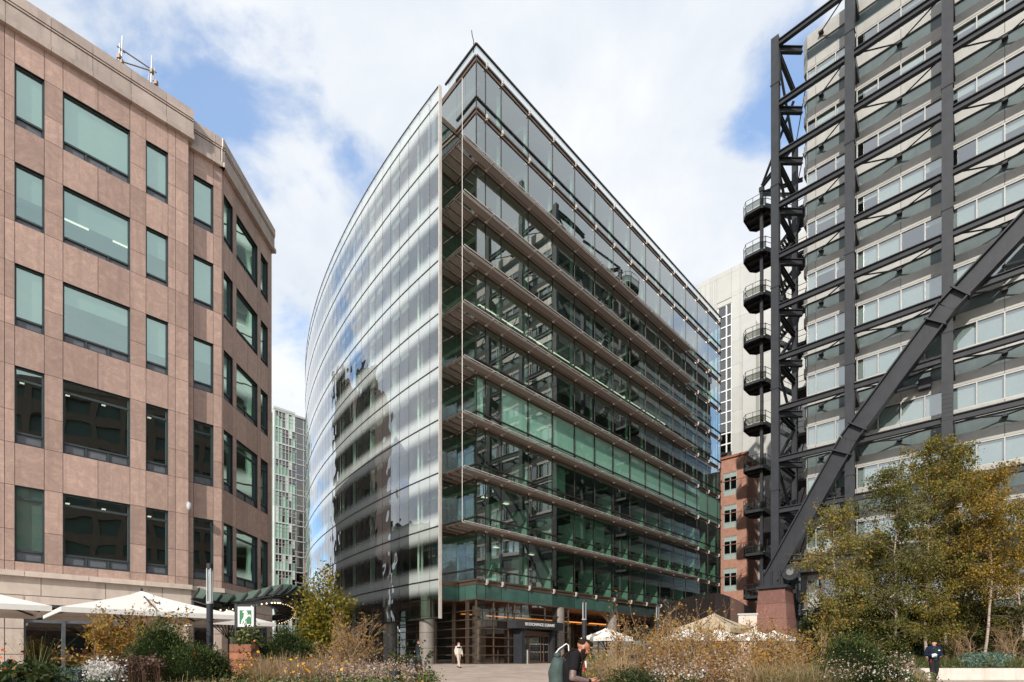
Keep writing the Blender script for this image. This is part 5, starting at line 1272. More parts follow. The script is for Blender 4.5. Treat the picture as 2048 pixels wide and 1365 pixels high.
# ---- larger shrubs
shrub('orange_shrub','rounded shrub with orange yellow leaves under the large parasol','shrub',278,12.6,1216,1.28,'orange',7600,22,'bark',.075,.45,12,None,.2,3,.9,.09)
BG = 'bare autumn shrubs with rust leaves'
shrub('bare_shrub','twiggy pinkish shrub with few orange leaves beside the small yellow green tree','shrub',690,13.4,1226,1.05,'rust',2300,23,'twig',.062,.45,13,BG,.25,4,.85,.05)
shrub('bare_shrub','tall bare shrub with orange tips in front of the dark arcade','shrub',1292,11.,1212,1.15,'rust',3000,24,'twig',.058,.45,18,BG,.3,4,.95,.045)
shrub('bare_shrub','bare shrub with a high shoot in front of the sand coloured tent','shrub',1398,12.4,1218,1.05,'rust',2800,25,'twig',.058,.45,16,BG,.3,4,.9,.045)
shrub('bare_shrub','low bare shrub between the tall bare shrub and the dark yew','shrub',1475,10.6,1255,.9,'rust',2800,26,'twig',.055,.45,12,BG,.3,4,1.,.05)
shrub('bare_shrub','wide bare shrub with golden leaves in front of the pier foot','shrub',1590,12.6,1240,1.1,'orange',2200,27,'twig',.058,.45,13,BG,.3,4,1.,.06)
shrub('bare_shrub','leafy russet shrub between the two tall bare shrubs','shrub',1345,13.6,1236,1.0,'orange',3200,35,'twig',.065,.45,14,BG,.3,4,1.,.05)
shrub('bare_shrub','russet shrub in front of the white parasols by the pier','shrub',1525,13.8,1243,1.0,'rust',3200,36,'twig',.065,.45,14,BG,.3,4,1.,.05)
shrub('bare_shrub','small bare shrub next to the bearded man','shrub',1222,10.2,1268,.55,'rust',600,33,'twig',.055,.45,9,BG,.3,4,.9,.05)
shrub('bare_shrub','leafless shrub behind the blue green spurge and low white wall','shrub',2020,27,1236,1.35,'rust',700,28,'twig',.07,.42,10,BG,.1,4,.9,.06)
shrub('bare_shrub','leafless shrub behind the man in the navy jacket','shrub',1925,27.5,1252,1.2,'rust',500,29,'twig',.07,.42,9,BG,.1,4,.9,.06)
shrub('rose_bush','thin green rose stems with red hips beside the plaza path','shrub',838,12.6,1292,.34,'bush',420,30,'dark_twig',.085,.7,5,None,.25,2,.8,.06)
shrub('rose_bush','leafy rose bush in front of the blue suited man','shrub',796,13.4,1288,.45,'bush',700,31,'dark_twig',.08,.7,6,None,.25,2,.8,.07)
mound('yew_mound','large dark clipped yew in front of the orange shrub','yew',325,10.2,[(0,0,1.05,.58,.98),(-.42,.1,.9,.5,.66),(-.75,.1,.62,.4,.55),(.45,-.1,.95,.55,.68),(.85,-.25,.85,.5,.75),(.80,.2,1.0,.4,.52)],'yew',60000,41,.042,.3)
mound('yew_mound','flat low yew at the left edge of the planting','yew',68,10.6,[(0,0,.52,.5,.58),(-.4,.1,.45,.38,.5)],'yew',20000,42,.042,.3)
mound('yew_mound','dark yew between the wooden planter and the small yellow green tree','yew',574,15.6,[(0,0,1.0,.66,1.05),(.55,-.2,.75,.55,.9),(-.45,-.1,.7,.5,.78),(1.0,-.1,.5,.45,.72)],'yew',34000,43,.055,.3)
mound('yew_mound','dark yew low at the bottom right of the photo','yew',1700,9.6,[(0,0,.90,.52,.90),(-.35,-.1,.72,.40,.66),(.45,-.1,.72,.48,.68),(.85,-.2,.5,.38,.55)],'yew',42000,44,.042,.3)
DB = 'dark bushes below the birches'
for i,(u,Y,vt,r_,lb) in enumerate(((1650,29,1200,1.4,'dark bush next to the granite pier foot'),(1712,29,1178,1.9,'tall dark bush under the low bushy birch'),(1815,31,1205,2.1,'dark bush in the shade under the tallest birch'),(1910,31,1195,2.1,'dark bush under the golden birch'),(2010,30,1205,2.1,'dark bush under the birch at the right edge'),(1770,27,1262,1.3,'feathery low green bush left of the man in the navy jacket'))):
    H = PZ(vt,Y)-ground(Y); mound('dark_bush',lb,'bush',u,Y,[(0,0,H*.5,r_*.75,H*.52),(-r_*.5,.1,H*.38,r_*.55,H*.42),(r_*.5,.1,H*.36,r_*.55,H*.40),(0,-.5,H*.25,r_*.7,H*.3)],'bush',8000,50+i,.13,.5,DB,.0)
# ---- beds and low planting
LB_POLY = [(-13.5,6.6),(-1.3,6.6),(-2.0,14),(-3.3,21),(-5.4,27),(-7.4,27),(-7.4,13.4),(-13.5,12.4)]
RB_POLY = [(1.7,6.6),(9.2,6.6),(13.2,18),(15.2,23.9),(15.2,24.75),(40,24.75),(40,33),(9,36),(4.2,30),(2.7,22)]
def inside(x,y,poly):
    c = False; j = len(poly)-1
    for i in range(len(poly)):
        if (poly[i][1] > y) != (poly[j][1] > y) and x < (poly[j][0]-poly[i][0])*(y-poly[i][1])/(poly[j][1]-poly[i][1])+poly[i][0]: c = not c
        j = i
    return c
def bedz(x,y): return ground(y)+.04+.34*max(0,min(1,(19-y)/7.))
def bed(name, poly):
    m = MB(); s = .5; x0 = min(p[0] for p in poly); x1 = max(p[0] for p in poly); y0 = min(p[1] for p in poly); y1 = max(p[1] for p in poly); x = x0
    while x < x1:
        y = y0
        while y < y1:
            if inside(x+s/2,y+s/2,poly): m.quad(*[(a,b,bedz(a,b)) for a,b in ((x,y),(x+s,y),(x+s,y+s),(x,y+s))])
            y += s
        x += s
    return struct(m.build(name, M['soil']))
bed('planting_bed', LB_POLY); bed('planting_bed', RB_POLY)
def spots(n, poly, box, g):
    # random standing points: box = (u0,u1,Y0,Y1)
    out = []
    while len(out) < n:
        Y = g.uniform(box[2],box[3]); x = PX(g.uniform(box[0],box[1]),Y)
        if inside(x,Y,poly): out.append((x,Y))
    return out
def blades(sp, h, bend, w, per, g, spreadr=.12, hz=.13):
    V = []
    for x,y in sp:
        z = bedz(x,y)
        for k in range(per):
            a = g.uniform(0,6.2832); hh = h*(1+hz*g.normal()); b = bend*hh*g.uniform(.3,1.2); d = np.array([math.cos(a),math.sin(a),0]); p0 = np.array([x,y,z])+d*g.uniform(0,spreadr)
            s = np.array([-d[1],d[0],0])*w; p1 = p0+d*b*.25+np.array([0,0,hh*.6]); p2 = p0+d*b*.7+np.array([0,0,hh*.95]); p3 = p0+d*b*1.25+np.array([0,0,hh*.9])
            V += [p0-s,p0+s,p1+s,p1-s, p1-s,p1+s,p2+s*.7,p2-s*.7, p2-s*.7,p2+s*.7,p3+s*.2,p3-s*.2]
    return np.array(V)
def stuffmesh(name, V, leaf): 
    return stuff(link(name, npmesh(name, V, 4, LM[leaf]), None))
def cover(name, poly, boxes, n, h, leaf, size, seed, asp=.5, label=None, low=.1):
    g = np.random.default_rng(seed); C_ = []
    for box in boxes:
        sp = spots(max(1,n//len(boxes)//45), poly, box, g)
        for x,y in sp:
            hh = h*g.uniform(.6,1.15); m = 45; q = g.normal(size=(m,3))*np.array([.17,.17,0]); q[:,2] = hh*np.sqrt(g.random(m))*(.85+.0*q[:,0])+low*0; C_.append(q+np.array([x,y,bedz(x,y)]))
    return stuffmesh(name, leaves(np.concatenate(C_),size,asp,g,-.3), leaf)
def flowers(name, poly, boxes, n, h, leaf, size, seed, asp=.9, hv=.15, cl=.0):
    g = np.random.default_rng(seed); C_ = []
    for box in boxes:
        sp = np.array(spots(n//len(boxes), poly, box, g)); z = np.array([bedz(x,y) for x,y in sp]); C_.append(np.column_stack([sp, z+h*(1+hv*g.normal(size=len(sp)))]))
    c = np.concatenate(C_); return stuffmesh(name, leaves(c,size,asp,g), leaf)
gg_ = np.random.default_rng(77)
cover('ground_cover', LB_POLY, [(0,870,8,12),(0,870,9,14),(380,880,12,24)], 42000, .80, 'cover', .075, 61)
cover('ground_cover', RB_POLY, [(1180,1850,8,13),(1150,1850,12,20),(1160,2048,18,31),(1820,2048,24.8,29)], 60000, .74, 'cover', .08, 62)
cover('blue_green_spurge', LB_POLY, [(70,250,9.2,11)], 9000, .95, 'blue', .085, 63, .2)
cover('blue_green_spurge', RB_POLY, [(1180,1275,7.6,8.6),(1180,1300,8.6,9.6)], 9000, 1.02, 'bush', .085, 64, .22)
cover('blue_green_spurge', RB_POLY, [(1930,2010,25.2,27)], 6500, 1.25, 'blue', .12, 65, .3)
cover('rose_foliage', LB_POLY, [(0,95,8.6,10)], 4500, 1.1, 'bush', .10, 66, .7)
stuffmesh('bronze_grass', np.concatenate([blades(spots(75, LB_POLY, (515,650,10.2,12.5), gg_),.95,.6,.003,26,gg_), blades(spots(45, LB_POLY, (345,500,8.6,9.2),gg_),.66,.8,.003,22,gg_)]), 'straw')
stuffmesh('bronze_grass', np.concatenate([blades(spots(34, RB_POLY, (1190,1250,8.8,10.5), gg_),.95,.5,.003,24,gg_), blades(spots(50, RB_POLY, (1480,1640,8.6,9.8),gg_),.9,.6,.003,22,gg_), blades(spots(30, RB_POLY, (1740,1830,9.0,10.5),gg_),.75,.6,.003,20,gg_)]), 'straw')
stuffmesh('green_grass', np.concatenate([blades(spots(14, LB_POLY, (0,240,8.8,10.), gg_),.75,.8,.003,20,gg_), blades(spots(3, LB_POLY, (70,110,12,12.6),gg_),1.5,.7,.004,16,gg_)]), 'greengrass')
stuffmesh('green_grass', np.concatenate([blades(spots(45, RB_POLY, (1520,1690,8.6,9.8), gg_),.88,.6,.003,22,gg_), blades(spots(25, RB_POLY, (1160,1230,13,17),gg_),1.1,.5,.006,20,gg_), blades(spots(120, RB_POLY, (1740,2048,25,28),gg_),.9,.5,.007,20,gg_)]), 'greengrass')
flowers('white_flowers', LB_POLY, [(165,255,8.8,9.6),(175,240,9,9.8)], 1300, .90, 'white', .035, 70, .9, .10)
flowers('white_flowers', RB_POLY, [(1290,1420,8.4,9.2),(1640,1830,8.6,9.2)], 320, .86, 'white', .03, 71, .9, .08)
flowers('dry_pink_flowers', LB_POLY, [(560,830,9.4,12.5),(640,850,11,14)], 5200, .72, 'pink', .032, 72, .9, .18)
flowers('dry_pink_flowers', RB_POLY, [(1640,1830,8.8,10.5),(1290,1500,8.6,10.5)], 2600, .92, 'pink', .03, 73, .9, .16)
flowers('yellow_flowers', LB_POLY, [(540,690,9.2,10.6),(470,520,11,13)], 90, .92, 'yellow', .06, 74, .9, .12); flowers('red_hips', LB_POLY, [(0,60,8.8,9.6),(380,520,9,12)], 40, 1.15, 'red', .05, 75, .9, .1)
flowers('orange_fallen_tints', LB_POLY, [(420,880,9.5,14)], 700, .62, 'rust', .06, 76, .6, .25); flowers('orange_fallen_tints', RB_POLY, [(1280,1650,8.8,12.5)], 1800, .85, 'rust', .055, 79, .6, .22)
sp_s = spots(150, LB_POLY, (235,325,8.9,9.8), gg_); stuffmesh('brown_seed_heads', np.concatenate([blades(sp_s,1.02,.15,.004,2,gg_,.04,.08)]+[leaves(np.array([(x,y,bedz(x,y)+1.0+.08*gg_.normal())])+gg_.normal(size=(14,3))*np.array([.035,.035,.012]),.035,.8,gg_) for x,y in sp_s]), 'brown')
# low white wall by the right hand path
g_ = ground(24.5); lw = thing('low_wall','low pitted white concrete wall beside the right hand path','wall',(PX(1832,24.5),24.3,g_)); m = MB(); x = 0; h_ = PZ(1337,24.3)-g_
for k in range(4): m.box(x+.006,x+3.0,0,.42,-.1,h_); x += 3.006
m.build('block', M['white_concrete'], lw)
def rot2(p, a): return (p[0]*math.cos(a)-p[1]*math.sin(a), p[0]*math.sin(a)+p[1]*math.cos(a), p[2])
def fleshed(name, mb, mat, parent=None, vox=.012, loc=None, rz=0., sm=3):
    o = mb.build(name, mat, parent, loc or (0,0,0), rz, True)
    r = o.modifiers.new('merge','REMESH'); r.mode = 'VOXEL'; r.voxel_size = vox; r.use_smooth_shade = True
    s = o.modifiers.new('soften','SMOOTH'); s.factor = .5; s.iterations = sm; return o
M['skin'] = solid('skin', (.50,.27,.19), .5, var=.05); M['skin_tan'] = solid('sunned_skin', (.45,.20,.125), .5, var=.07)
def cloth(name, c, v=.12): return solid(name, c, .9, var=v, scale=9., spec=.15)
M['hair_dk'] = solid('dark_brown_hair', (.022,.013,.009), .8, var=.3, scale=60., spec=.1); M['hair_br'] = solid('brown_hair', (.11,.055,.03), .6, var=.3, scale=60.)
def hand(mb, w, d, n, side, curl=.5, s=1.):
    # palm from the wrist along d, palm normal n; five separate fingers, thumb from the side near the base
    w, d, n = Vector(w), Vector(d).normalized(), Vector(n).normalized(); a = d.cross(n).normalized()*side
    for k in (-1,0,1): mb.cap(w+a*.021*k*s, w+d*.075*s+a*.026*k*s, .015*s, .014*s, 8)
    for i,(off,ln) in enumerate(((-.031,.058),(-.011,.072),(.010,.078),(.030,.070))):
        b = w+d*.088*s+a*off*s; c1 = (d+n*curl*.6).normalized(); c2 = (d+n*curl*1.8).normalized(); m_ = b+c1*ln*.5*s; e = m_+c2*ln*.5*s
        mb.cap(b, m_, .0095*s, .0085*s, 7); mb.cap(m_, e, .0085*s, .0072*s, 7)
    b = w+d*.022*s+a*.03*s; m_ = b+(d*.7+a*.7+n*.35*curl).normalized()*.038*s; e = m_+(d+a*.15+n*.6*curl).normalized()*.032*s
    mb.cap(b, m_, .0125*s, .010*s, 7); mb.cap(m_, e, .010*s, .008*s, 7)
def head(mb, c, yaw, pitch, s=1.):
    # c: centre of the skull; yaw turns left/right, pitch bows the face down. returns a mapper for hair, beard and the like
    R_ = Matrix.Rotation(yaw,3,'Z') @ Matrix.Rotation(-pitch,3,'X'); c = Vector(c)
    f = lambda x,y,z: c + R_ @ Vector((x*s,y*s,z*s))
    def blob(x,y,z,rx,ry,rz,n=12,m=8):
        t = MB().ell((0,0,0),(rx*s,ry*s,rz*s),n,m); return [tuple(f(x,y,z)+R_@Vector(v)) for v in t.v], t.f
    for a in ((0,-.012,.035,.076,.094,.086),(0,.026,-.035,.060,.066,.082),(0,.050,-.078,.036,.036,.034),(0,.098,-.018,.013,.020,.024),(0,.088,.022,.046,.016,.010),(.03,.083,-.022,.02,.014,.014),(-.03,.083,-.022,.02,.014,.014),(0,.089,-.062,.024,.012,.010),(.077,-.006,-.005,.010,.022,.034),(-.077,-.006,-.005,.010,.022,.034)):
        v, fc = blob(*a); mb.add(v, fc)
    return f, blob
def limb(mb, pts, rad, n=10):
    for i in range(len(pts)-1): mb.cap(pts[i], pts[i+1], rad[i], rad[i+1], n)
def eyes(parent, blob, s=1.):
    e = MB()
    for x in (.029,-.029): 
        v, fc = blob(x,.090,.006,.011,.006,.005,8,5); e.add(v,fc); v, fc = blob(x,.094,.024,.018,.006,.004,8,5); e.add(v,fc)
    v, fc = blob(0,.099,-.060,.020,.003,.003,8,5); e.add(v,fc); e.build('eyes_and_mouth', M['hair_dk'], parent, smooth=True)
def person(label, u, Y, feet_v, H, face, pose, mats, vox=.013, hy=0., hp=0.):
    # local axes: x to the person's right, y forwards, z up; face = heading of y in the ground plane
    z0 = ground(Y) if feet_v is None else ground(Y); s = H/1.75; P_ = lambda *p: Vector(p)*s
    b = MB(); J = {k: P_(*v) for k, v in pose.items() if hasattr(v, '__len__')}
    f, blob = head(b, J['head'], hy, hp, s)
    limb(b, [J['neck'], J['head']-Vector((0,0,.06*s))], [.056*s,.052*s]); limb(b,[J['pelvis'],J['chest'],J['neck']],[.125*s,.135*s,.06*s])
    for q in ('r','l'):
        limb(b,[J['sh'+q],J['el'+q],J['wr'+q]],[.046*s,.038*s,.027*s]); limb(b,[J['hip'+q],J['kn'+q],J['an'+q]],[.078*s,.05*s,.034*s]); limb(b,[J['an'+q]+Vector((0,-.03*s,-.03*s)),J['an'+q]+Vector((0,.13*s,-.045*s))],[.034*s,.028*s])
        d = (J['wr'+q]-J['el'+q]).normalized(); d = (d+Vector(pose.get('bend'+q,(0,0,0)))).normalized(); nn_ = Vector(pose.get('palm'+q,(-1 if q == 'r' else 1,0,0))); nn_ = (nn_-d*nn_.dot(d)).normalized()
        hand(b, J['wr'+q]+d*.015*s, d, nn_, pose.get('side'+q, 1 if q == 'r' else -1), pose.get('curl',.6), s)
    o = fleshed('person', b, mats['skin'], None, vox, (PX(u,Y),Y,z0), face, 2); tag(o, label, 'person')
    eyes(o, blob, s)
    hr = MB()
    for a in mats['hair_shape']: v, fc = blob(*a); hr.add(v, fc)
    fleshed('hair', hr, mats['hair'], o, vox*.9, sm=2)
    tp = MB(); k = mats.get('bulk',1.)
    sh_w = (J['shr']+J['shl'])/2
    limb(tp,[J['pelvis']+Vector((.055*s,0,.0)),J['chest']+Vector((.07*s,0,0)),J['shr']-Vector((.03*s,0,.01*s))],[.115*s*k,.125*s*k,.075*s*k]); limb(tp,[J['pelvis']-Vector((.055*s,0,.0)),J['chest']-Vector((.07*s,0,0)),J['shl']+Vector((.03*s,0,-.01*s))],[.115*s*k,.125*s*k,.075*s*k])
    limb(tp,[J['shr'],J['neck'],J['shl']],[.07*s*k,.072*s,.07*s*k])
    sl = mats.get('sleeve',1.)
    for q in ('r','l'):
        if sl >= 1: limb(tp,[J['sh'+q],J['el'+q],J['wr'+q]],[.068*s*k,.056*s*k,.042*s*k])
        else: limb(tp,[J['sh'+q],J['sh'+q].lerp(J['el'+q],sl)],[.068*s*k,.062*s*k])
    top = fleshed(mats.get('topname','jacket'), tp, mats['top'], o, vox)
    tr = MB()
    for q in ('r','l'): limb(tr,[J['hip'+q],J['kn'+q],J['an'+q]],[.105*s,.075*s*mats.get('leg',1),.058*s*mats.get('leg',1)])
    limb(tr,[J['hipr'],J['hipl']],[.112*s,.112*s]); limb(tr,[J['pelvis'],J['pelvis']+Vector((0,0,.1*s))],[.12*s,.115*s]); fleshed('trousers', tr, mats['trousers'], o, vox)
    sh = MB()
    for q in ('r','l'):
        t = Vector(pose.get('toe'+q,(0,.15,-.05)))*s; limb(sh,[J['an'+q]+Vector((0,-.05*s,-.045*s)),J['an'+q]+t],[.05*s,.043*s]); limb(sh,[J['an'+q],J['an'+q]+Vector((0,.02*s,-.03*s))],[.048*s,.05*s])
    fleshed('shoes', sh, mats['shoes'], o, vox)
    return o, J, f, blob, s
SHORT = [(0,-.02,.055,.082,.095,.080),(0,.045,.085,.066,.05,.038),(0,-.06,.0,.068,.05,.07)]
# bearded man with a phone, in profile, walking to the right
pose = dict(pelvis=(0,-.02,.98),chest=(0,-.03,1.28),neck=(0,.03,1.46),head=(0,.135,1.545),shr=(.185,-.01,1.43),shl=(-.185,.0,1.43),elr=(.235,-.05,1.135),ell=(-.22,.0,1.15),wrr=(.13,.20,1.085),wrl=(-.08,.22,1.10),
    hipr=(.09,0,.93),hipl=(-.09,0,.93),knr=(.10,.16,.5),knl=(-.10,-.02,.5),anr=(.10,.24,.09),anl=(-.10,-.22,.12),palmr=(-.5,0,.85),palml=(.5,0,.85),sider=1,sidel=-1,bendr=(.0,.25,.0),curl=.75)
FP = math.radians(-88)
YPH = 8.0
o, J, f, blob, s = person('bearded man in a black t shirt looking down at his phone', 1147, YPH, None, 1.90, FP, pose,
    dict(skin=M['skin_tan'],hair=M['hair_dk'],hair_shape=[(0,.0,.092,.060,.088,.038),(0,.055,.098,.050,.045,.036),(0,-.035,.045,.077,.077,.066)],top=cloth('black_cotton',(.012,.011,.013)),topname='t_shirt',trousers=cloth('black_denim',(.014,.014,.016)),shoes=cloth('white_leather',(.6,.58,.55)),sleeve=.52,bulk=1.10,vox=.009), .010, 0, math.radians(34))
PHONE_MAN = o
bd = MB()
for a in ((0,.055,-.085,.056,.052,.050),(0,.070,-.125,.044,.044,.060),(0,.062,-.165,.030,.030,.045),(.056,.02,-.045,.016,.036,.05),(-.056,.02,-.045,.016,.036,.05),(0,.096,-.047,.028,.010,.008)): v, fc = blob(*a); bd.add(v, fc)
fleshed('beard', bd, M['hair_dk'], o, .009, sm=2)
tt = MB(); tattoo = solid('tattooed_skin', (.17,.115,.10), .5, var=.5, scale=38.)
for q in ('r','l'): limb(tt,[J['sh'+q].lerp(J['el'+q],.5),J['el'+q],J['el'+q].lerp(J['wr'+q],.92)],[.051*s,.047*s,.036*s])
fleshed('tattooed_arms', tt, tattoo, o, .009); wb = MB(); wb.cap(J['el'+'r'].lerp(J['wrr'],.90),J['elr'].lerp(J['wrr'],.99),.037*s,.036*s); wb.build('wristband', M['hair_dk'], o, smooth=True)
pr_ = [((.05,.152,1.36),(.0,.158,1.31),(.06,.155,1.27),'white_sign'),((.115,.118,1.30),(.02,.156,1.24),(.115,.115,1.22),'red'),((.12,.108,1.23),(-.03,.158,1.27),(.05,.152,1.195),'yel')]
pm = {'white_sign':M['white_sign'],'red':solid('red_print',(.5,.02,.04),.7),'yel':solid('yellow_print',(.75,.5,.02),.7)}
ph = thing('phone','dark phone held in the hands of the bearded man','phone',tuple(Matrix.Rotation(FP,3,'Z')@((J['wrr']+J['wrl'])/2+Vector((.0,.155,.045)))+PHONE_MAN.location),FP); MB().box(-.036,.036,-.075,.075,-.005,.005).build('case', M['steel_dk'], ph); MB().box(-.033,.033,-.071,.071,.0055,.0065).build('screen', M['chrome'], ph); ph.rotation_euler = (math.radians(28),0,FP)
pt = MB()
for a,b,c_,mm in pr_: 
    k = MB(); A,B,Cc = Vector(a)*s,Vector(b)*s,Vector(c_)*s; q = Vector((.012,.016,0)); k.add([A+q,B+q,Cc+q,A-q*.3,B-q*.3,Cc-q*.3],[(0,1,2),(5,4,3),(0,3,4,1),(1,4,5,2),(2,5,3,0)]); k.build('shirt_print', pm[mm], o)
bpk = thing('backpack','grey green roll top backpack on the back of the bearded man','backpack',tuple(PHONE_MAN.location),FP); k = MB()
limb(k,[(-.06*s,-.235*s,1.0*s),(-.06*s,-.25*s,1.2*s),(-.05*s,-.215*s,1.36*s)],[.105,.11,.09]); limb(k,[(.06*s,-.235*s,1.0*s),(.06*s,-.25*s,1.2*s),(.05*s,-.215*s,1.36*s)],[.105,.11,.09]); 
gb_ = cloth('grey_green_nylon',(.06,.083,.077),.25); fleshed('bag', k, gb_, bpk, .014)
k = MB(); limb(k,[(-.10,-.23*s,1.44*s),(.10,-.23*s,1.44*s)],[.045,.045]); fleshed('roll_top', k, gb_, bpk, .012)
k = MB(); k.tube([(.12*s,-.14*s,1.42*s),(.155*s,-.03*s,1.53*s),(.15*s,.08*s,1.46*s),(.15*s,.105*s,1.34*s),(.17*s,-.02*s,1.12*s)],.018,6); k.tube([(-.12*s,-.14*s,1.42*s),(-.155*s,-.03*s,1.53*s),(-.15*s,.10*s,1.42*s),(-.15*s,.12*s,1.30*s)],.018,6); k.build('strap', M['hair_dk'], bpk)
k = MB(); k.tube([(.0,-.255*s,1.46*s),(.0,-.20*s,1.53*s),(.0,-.10*s,1.60*s),(.0,-.07*s,1.58*s),(0,-.065*s,1.50*s)],.009,6); k.build('handle', M['white_sign'], bpk)
k = MB(); k.tube([(.1,-.30,1.02*s),(.1,-.27,.95*s),(.03,-.25,.93*s)],.02,6); k.build('bottom_strap', cloth('rust_strap',(.3,.09,.04)), bpk)
# woman in a cream puffer coat
walk = dict(pelvis=(0,0,.96),chest=(0,.0,1.27),neck=(0,.01,1.47),head=(0,.03,1.62),shr=(.165,0,1.41),shl=(-.165,0,1.41),elr=(.22,-.07,1.15),ell=(-.22,.05,1.15),wrr=(.22,-.02,.92),wrl=(-.22,.13,.93),hipr=(.08,0,.92),hipl=(-.08,0,.92),knr=(.08,.13,.5),knl=(-.08,-.0,.5),anr=(.08,.25,.09),anl=(-.08,-.20,.14),toel=(0,.12,-.10))
o, J, f, blob, s = person('woman in cream puffer coat and cream trousers walking across the square', 917, 35.2, None, 1.70, math.radians(-140), walk,
    dict(skin=M['skin'],hair=M['hair_br'],hair_shape=SHORT+[(0,-.10,.02,.04,.04,.05)],top=cloth('cream_quilting',(.58,.52,.44)),trousers=cloth('cream_trousers',(.52,.42,.34)),shoes=M['hair_dk'],bulk=1.22,leg=1.1), .014, math.radians(25), 0)
k = MB(); limb(k,[J['neck']+Vector((.0,.03,.0)),J['neck']+Vector((0,.02,.06))],[.085,.08]); fleshed('scarf', k, cloth('white_scarf',(.6,.57,.52)), o, .014); k = MB(); limb(k,[J['chest']+Vector((-.10,.10,.10)),J['chest']+Vector((.10,.10,.10))],[.055,.055]); limb(k,[J['chest']+Vector((.13,.08,.10)),J['chest']+Vector((.14,.05,.16))],[.05,.04]); fleshed('dark_bag_strap', k, M['hair_dk'], o, .014)
# man in a blue suit
wk2 = dict(walk); wk2.update(shr=(.195,0,1.45),shl=(-.195,0,1.45),elr=(.25,.08,1.17),ell=(-.25,-.1,1.17),wrr=(.23,.22,.98),wrl=(-.24,-.12,.92),anr=(.08,.30,.09),knr=(.08,.17,.5),anl=(-.08,-.30,.16),knl=(-.08,-.07,.5))
o, J, f, blob, s = person('man in a navy blue suit and brown shoes walking past the concrete column', 836, 37.5, None, 1.80, math.radians(-100), wk2,
    dict(skin=M['skin'],hair=M['hair_br'],hair_shape=SHORT,top=cloth('navy_wool',(.018,.028,.055)),trousers=cloth('blue_trousers',(.025,.04,.085)),shoes=cloth('tan_leather',(.30,.07,.03)),bulk=1.02), .014, 0, 0)
k = MB(); limb(k,[J['chest']+Vector((0,.115,.12)),J['chest']+Vector((0,.115,-.06))],[.035,.02]); fleshed('shirt_front', k, M['white_sign'], o, .012)
# man in a navy quilted jacket on the right-hand path
st = dict(pelvis=(0,0,.97),chest=(0,.0,1.28),neck=(0,.01,1.49),head=(0,.03,1.635),shr=(.20,0,1.44),shl=(-.20,0,1.44),elr=(.29,-.06,1.17),ell=(-.29,-.06,1.17),wrr=(.17,.20,1.12),wrl=(-.17,.19,1.10),hipr=(.09,0,.93),hipl=(-.09,0,.93),knr=(.10,.10,.5),knl=(-.09,-.02,.5),anr=(.06,.10,.09),anl=(-.08,-.20,.11),palmr=(-.7,0,.7),palml=(.7,0,.7))
fr_ = math.radians(165)
o, J, f, blob, s = person('man in a navy quilted jacket and dark trousers walking by the low white wall', 1868, 22.6, None, 1.79, fr_, st,
    dict(skin=M['skin'],hair=M['hair_dk'],hair_shape=SHORT,top=cloth('navy_quilting',(.012,.018,.04)),trousers=cloth('charcoal_workwear',(.018,.018,.02)),shoes=M['hair_dk'],bulk=1.16,leg=1.2), .012, math.radians(-60), 0)
NM = o
k = MB(); limb(k,[J['chest']+Vector((.0,.115,.13)),J['pelvis']+Vector((0,.10,-.02))],[.062,.072]); fleshed('green_jumper', k, cloth('bottle_green_knit',(.012,.04,.022)), o, .012)
MB().box(-.155,-.085,.15,.158,1.36,1.40).build('chest_badge', M['white_sign'], o, (0,.0,0)); MB().box(.165,.185,.13,.145,.84,1.0).build('red_tag', cloth('red_webbing',(.5,.02,.01)), o)
wp = lambda q, off: tuple(Matrix.Rotation(fr_,3,'Z')@(J['wr'+q]+Vector(off))+NM.location)
nk = thing('napkin','crumpled white paper held by the man in the navy jacket','paper',wp('r',(-.05,.10,.02)),fr_); k = MB(); k.add([(-.09,-.02,-.06),(.06,-.03,-.09),(.10,.02,.05),(-.02,.04,.08),(-.10,.03,.04),(-.02,.07,0),(.0,-.06,.0)],[(0,1,6),(1,2,6),(2,3,6),(3,4,6),(4,0,6),(1,0,5),(2,1,5),(3,2,5),(4,3,5),(0,4,5)]); k.build('sheet', M['white_sign'], nk)
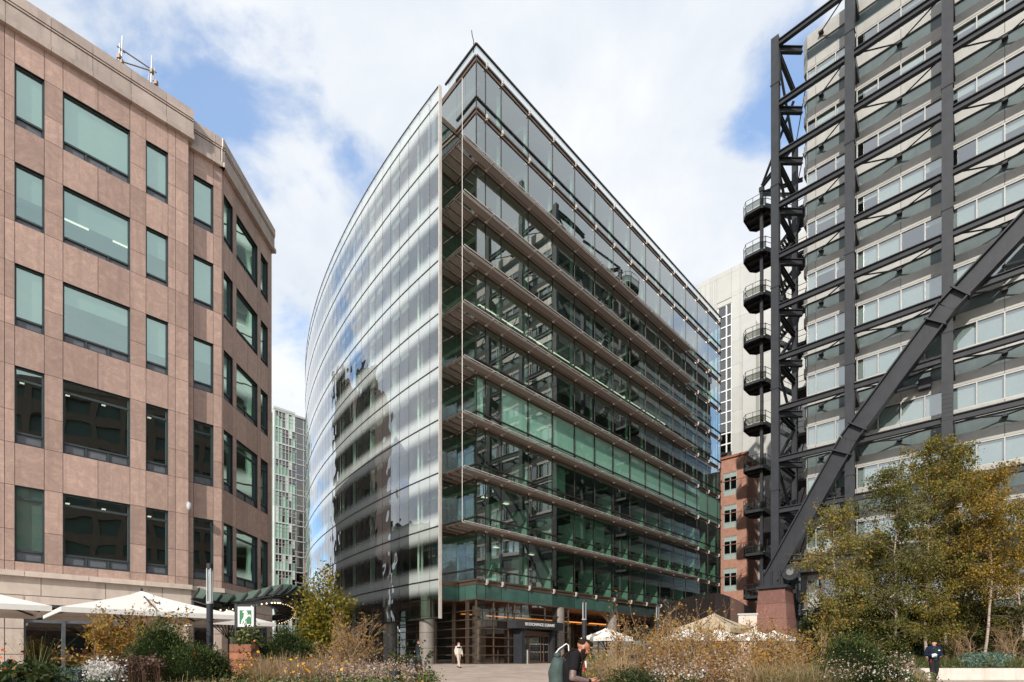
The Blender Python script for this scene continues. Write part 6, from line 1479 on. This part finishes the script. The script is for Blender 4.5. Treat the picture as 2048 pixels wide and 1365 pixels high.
p2 = thing('phone','dark phone in the left hand of the man in the navy jacket','phone',wp('l',(.05,.12,.03)),fr_); MB().box(-.036,.036,-.075,.075,-.005,.005).build('case', M['steel_dk'], p2); MB().box(-.033,.033,-.071,.071,.0055,.0065).build('screen', M['chrome'], p2)
# ---- ground
def paving(name, c1, c2, mort, scale, squash=1.):
    m, nt, out = newmat(name); g = N(nt,'ShaderNodeNewGeometry')
    mp = N(nt,'ShaderNodeMapping', inp={'Rotation': (0,0,math.radians(46))}); L(nt, g.outputs['Position'], mp.inputs[0])
    b = N(nt,'ShaderNodeTexBrick', inp={'Color1': c4(c1), 'Color2': c4(c2), 'Mortar': c4(mort), 'Scale': scale, 'Mortar Size': .008, 'Brick Width': .9, 'Row Height': .45, 'Bias': -.1}); L(nt, mp.outputs[0], b.inputs[0])
    n = N(nt,'ShaderNodeTexNoise', inp={'Scale': .9, 'Detail': 6.}); L(nt, g.outputs['Position'], n.inputs['Vector'])
    k = N(nt,'ShaderNodeMapRange', inp={1: .3, 2: .7, 3: .82, 4: 1.12}); L(nt, n.outputs[0], k.inputs[0]); cc = N(nt,'ShaderNodeCombineColor'); [L(nt, k.outputs[0], cc.inputs[i]) for i in range(3)]
    p = N(nt,'ShaderNodeBsdfPrincipled', inp={'Roughness': .7}); L(nt, mixc(nt, 1., cc.outputs[0], b.outputs[0], 'MULTIPLY'), p.inputs['Base Color']); L(nt, p.outputs[0], out.inputs[0]); return m
M['paving'] = paving('pinkish_stone_paving', (.47,.375,.31), (.40,.31,.25), (.16,.12,.10), 1.)
gm = MB(); Ysg = [-600,-200,-60,-20,0,5,10,15,20,25,30,35,40,60,120,400,900]; Xg = [-900,-200,-60,-20,0,20,60,200,900]
vs = [(x,y,max(ground(y),-1.7)) for y in Ysg for x in Xg]; nx = len(Xg)
gm.add(vs,[(j*nx+i,j*nx+i+1,(j+1)*nx+i+1,(j+1)*nx+i) for j in range(len(Ysg)-1) for i in range(nx-1)]); struct(gm.build('square_paving', M['paving']))
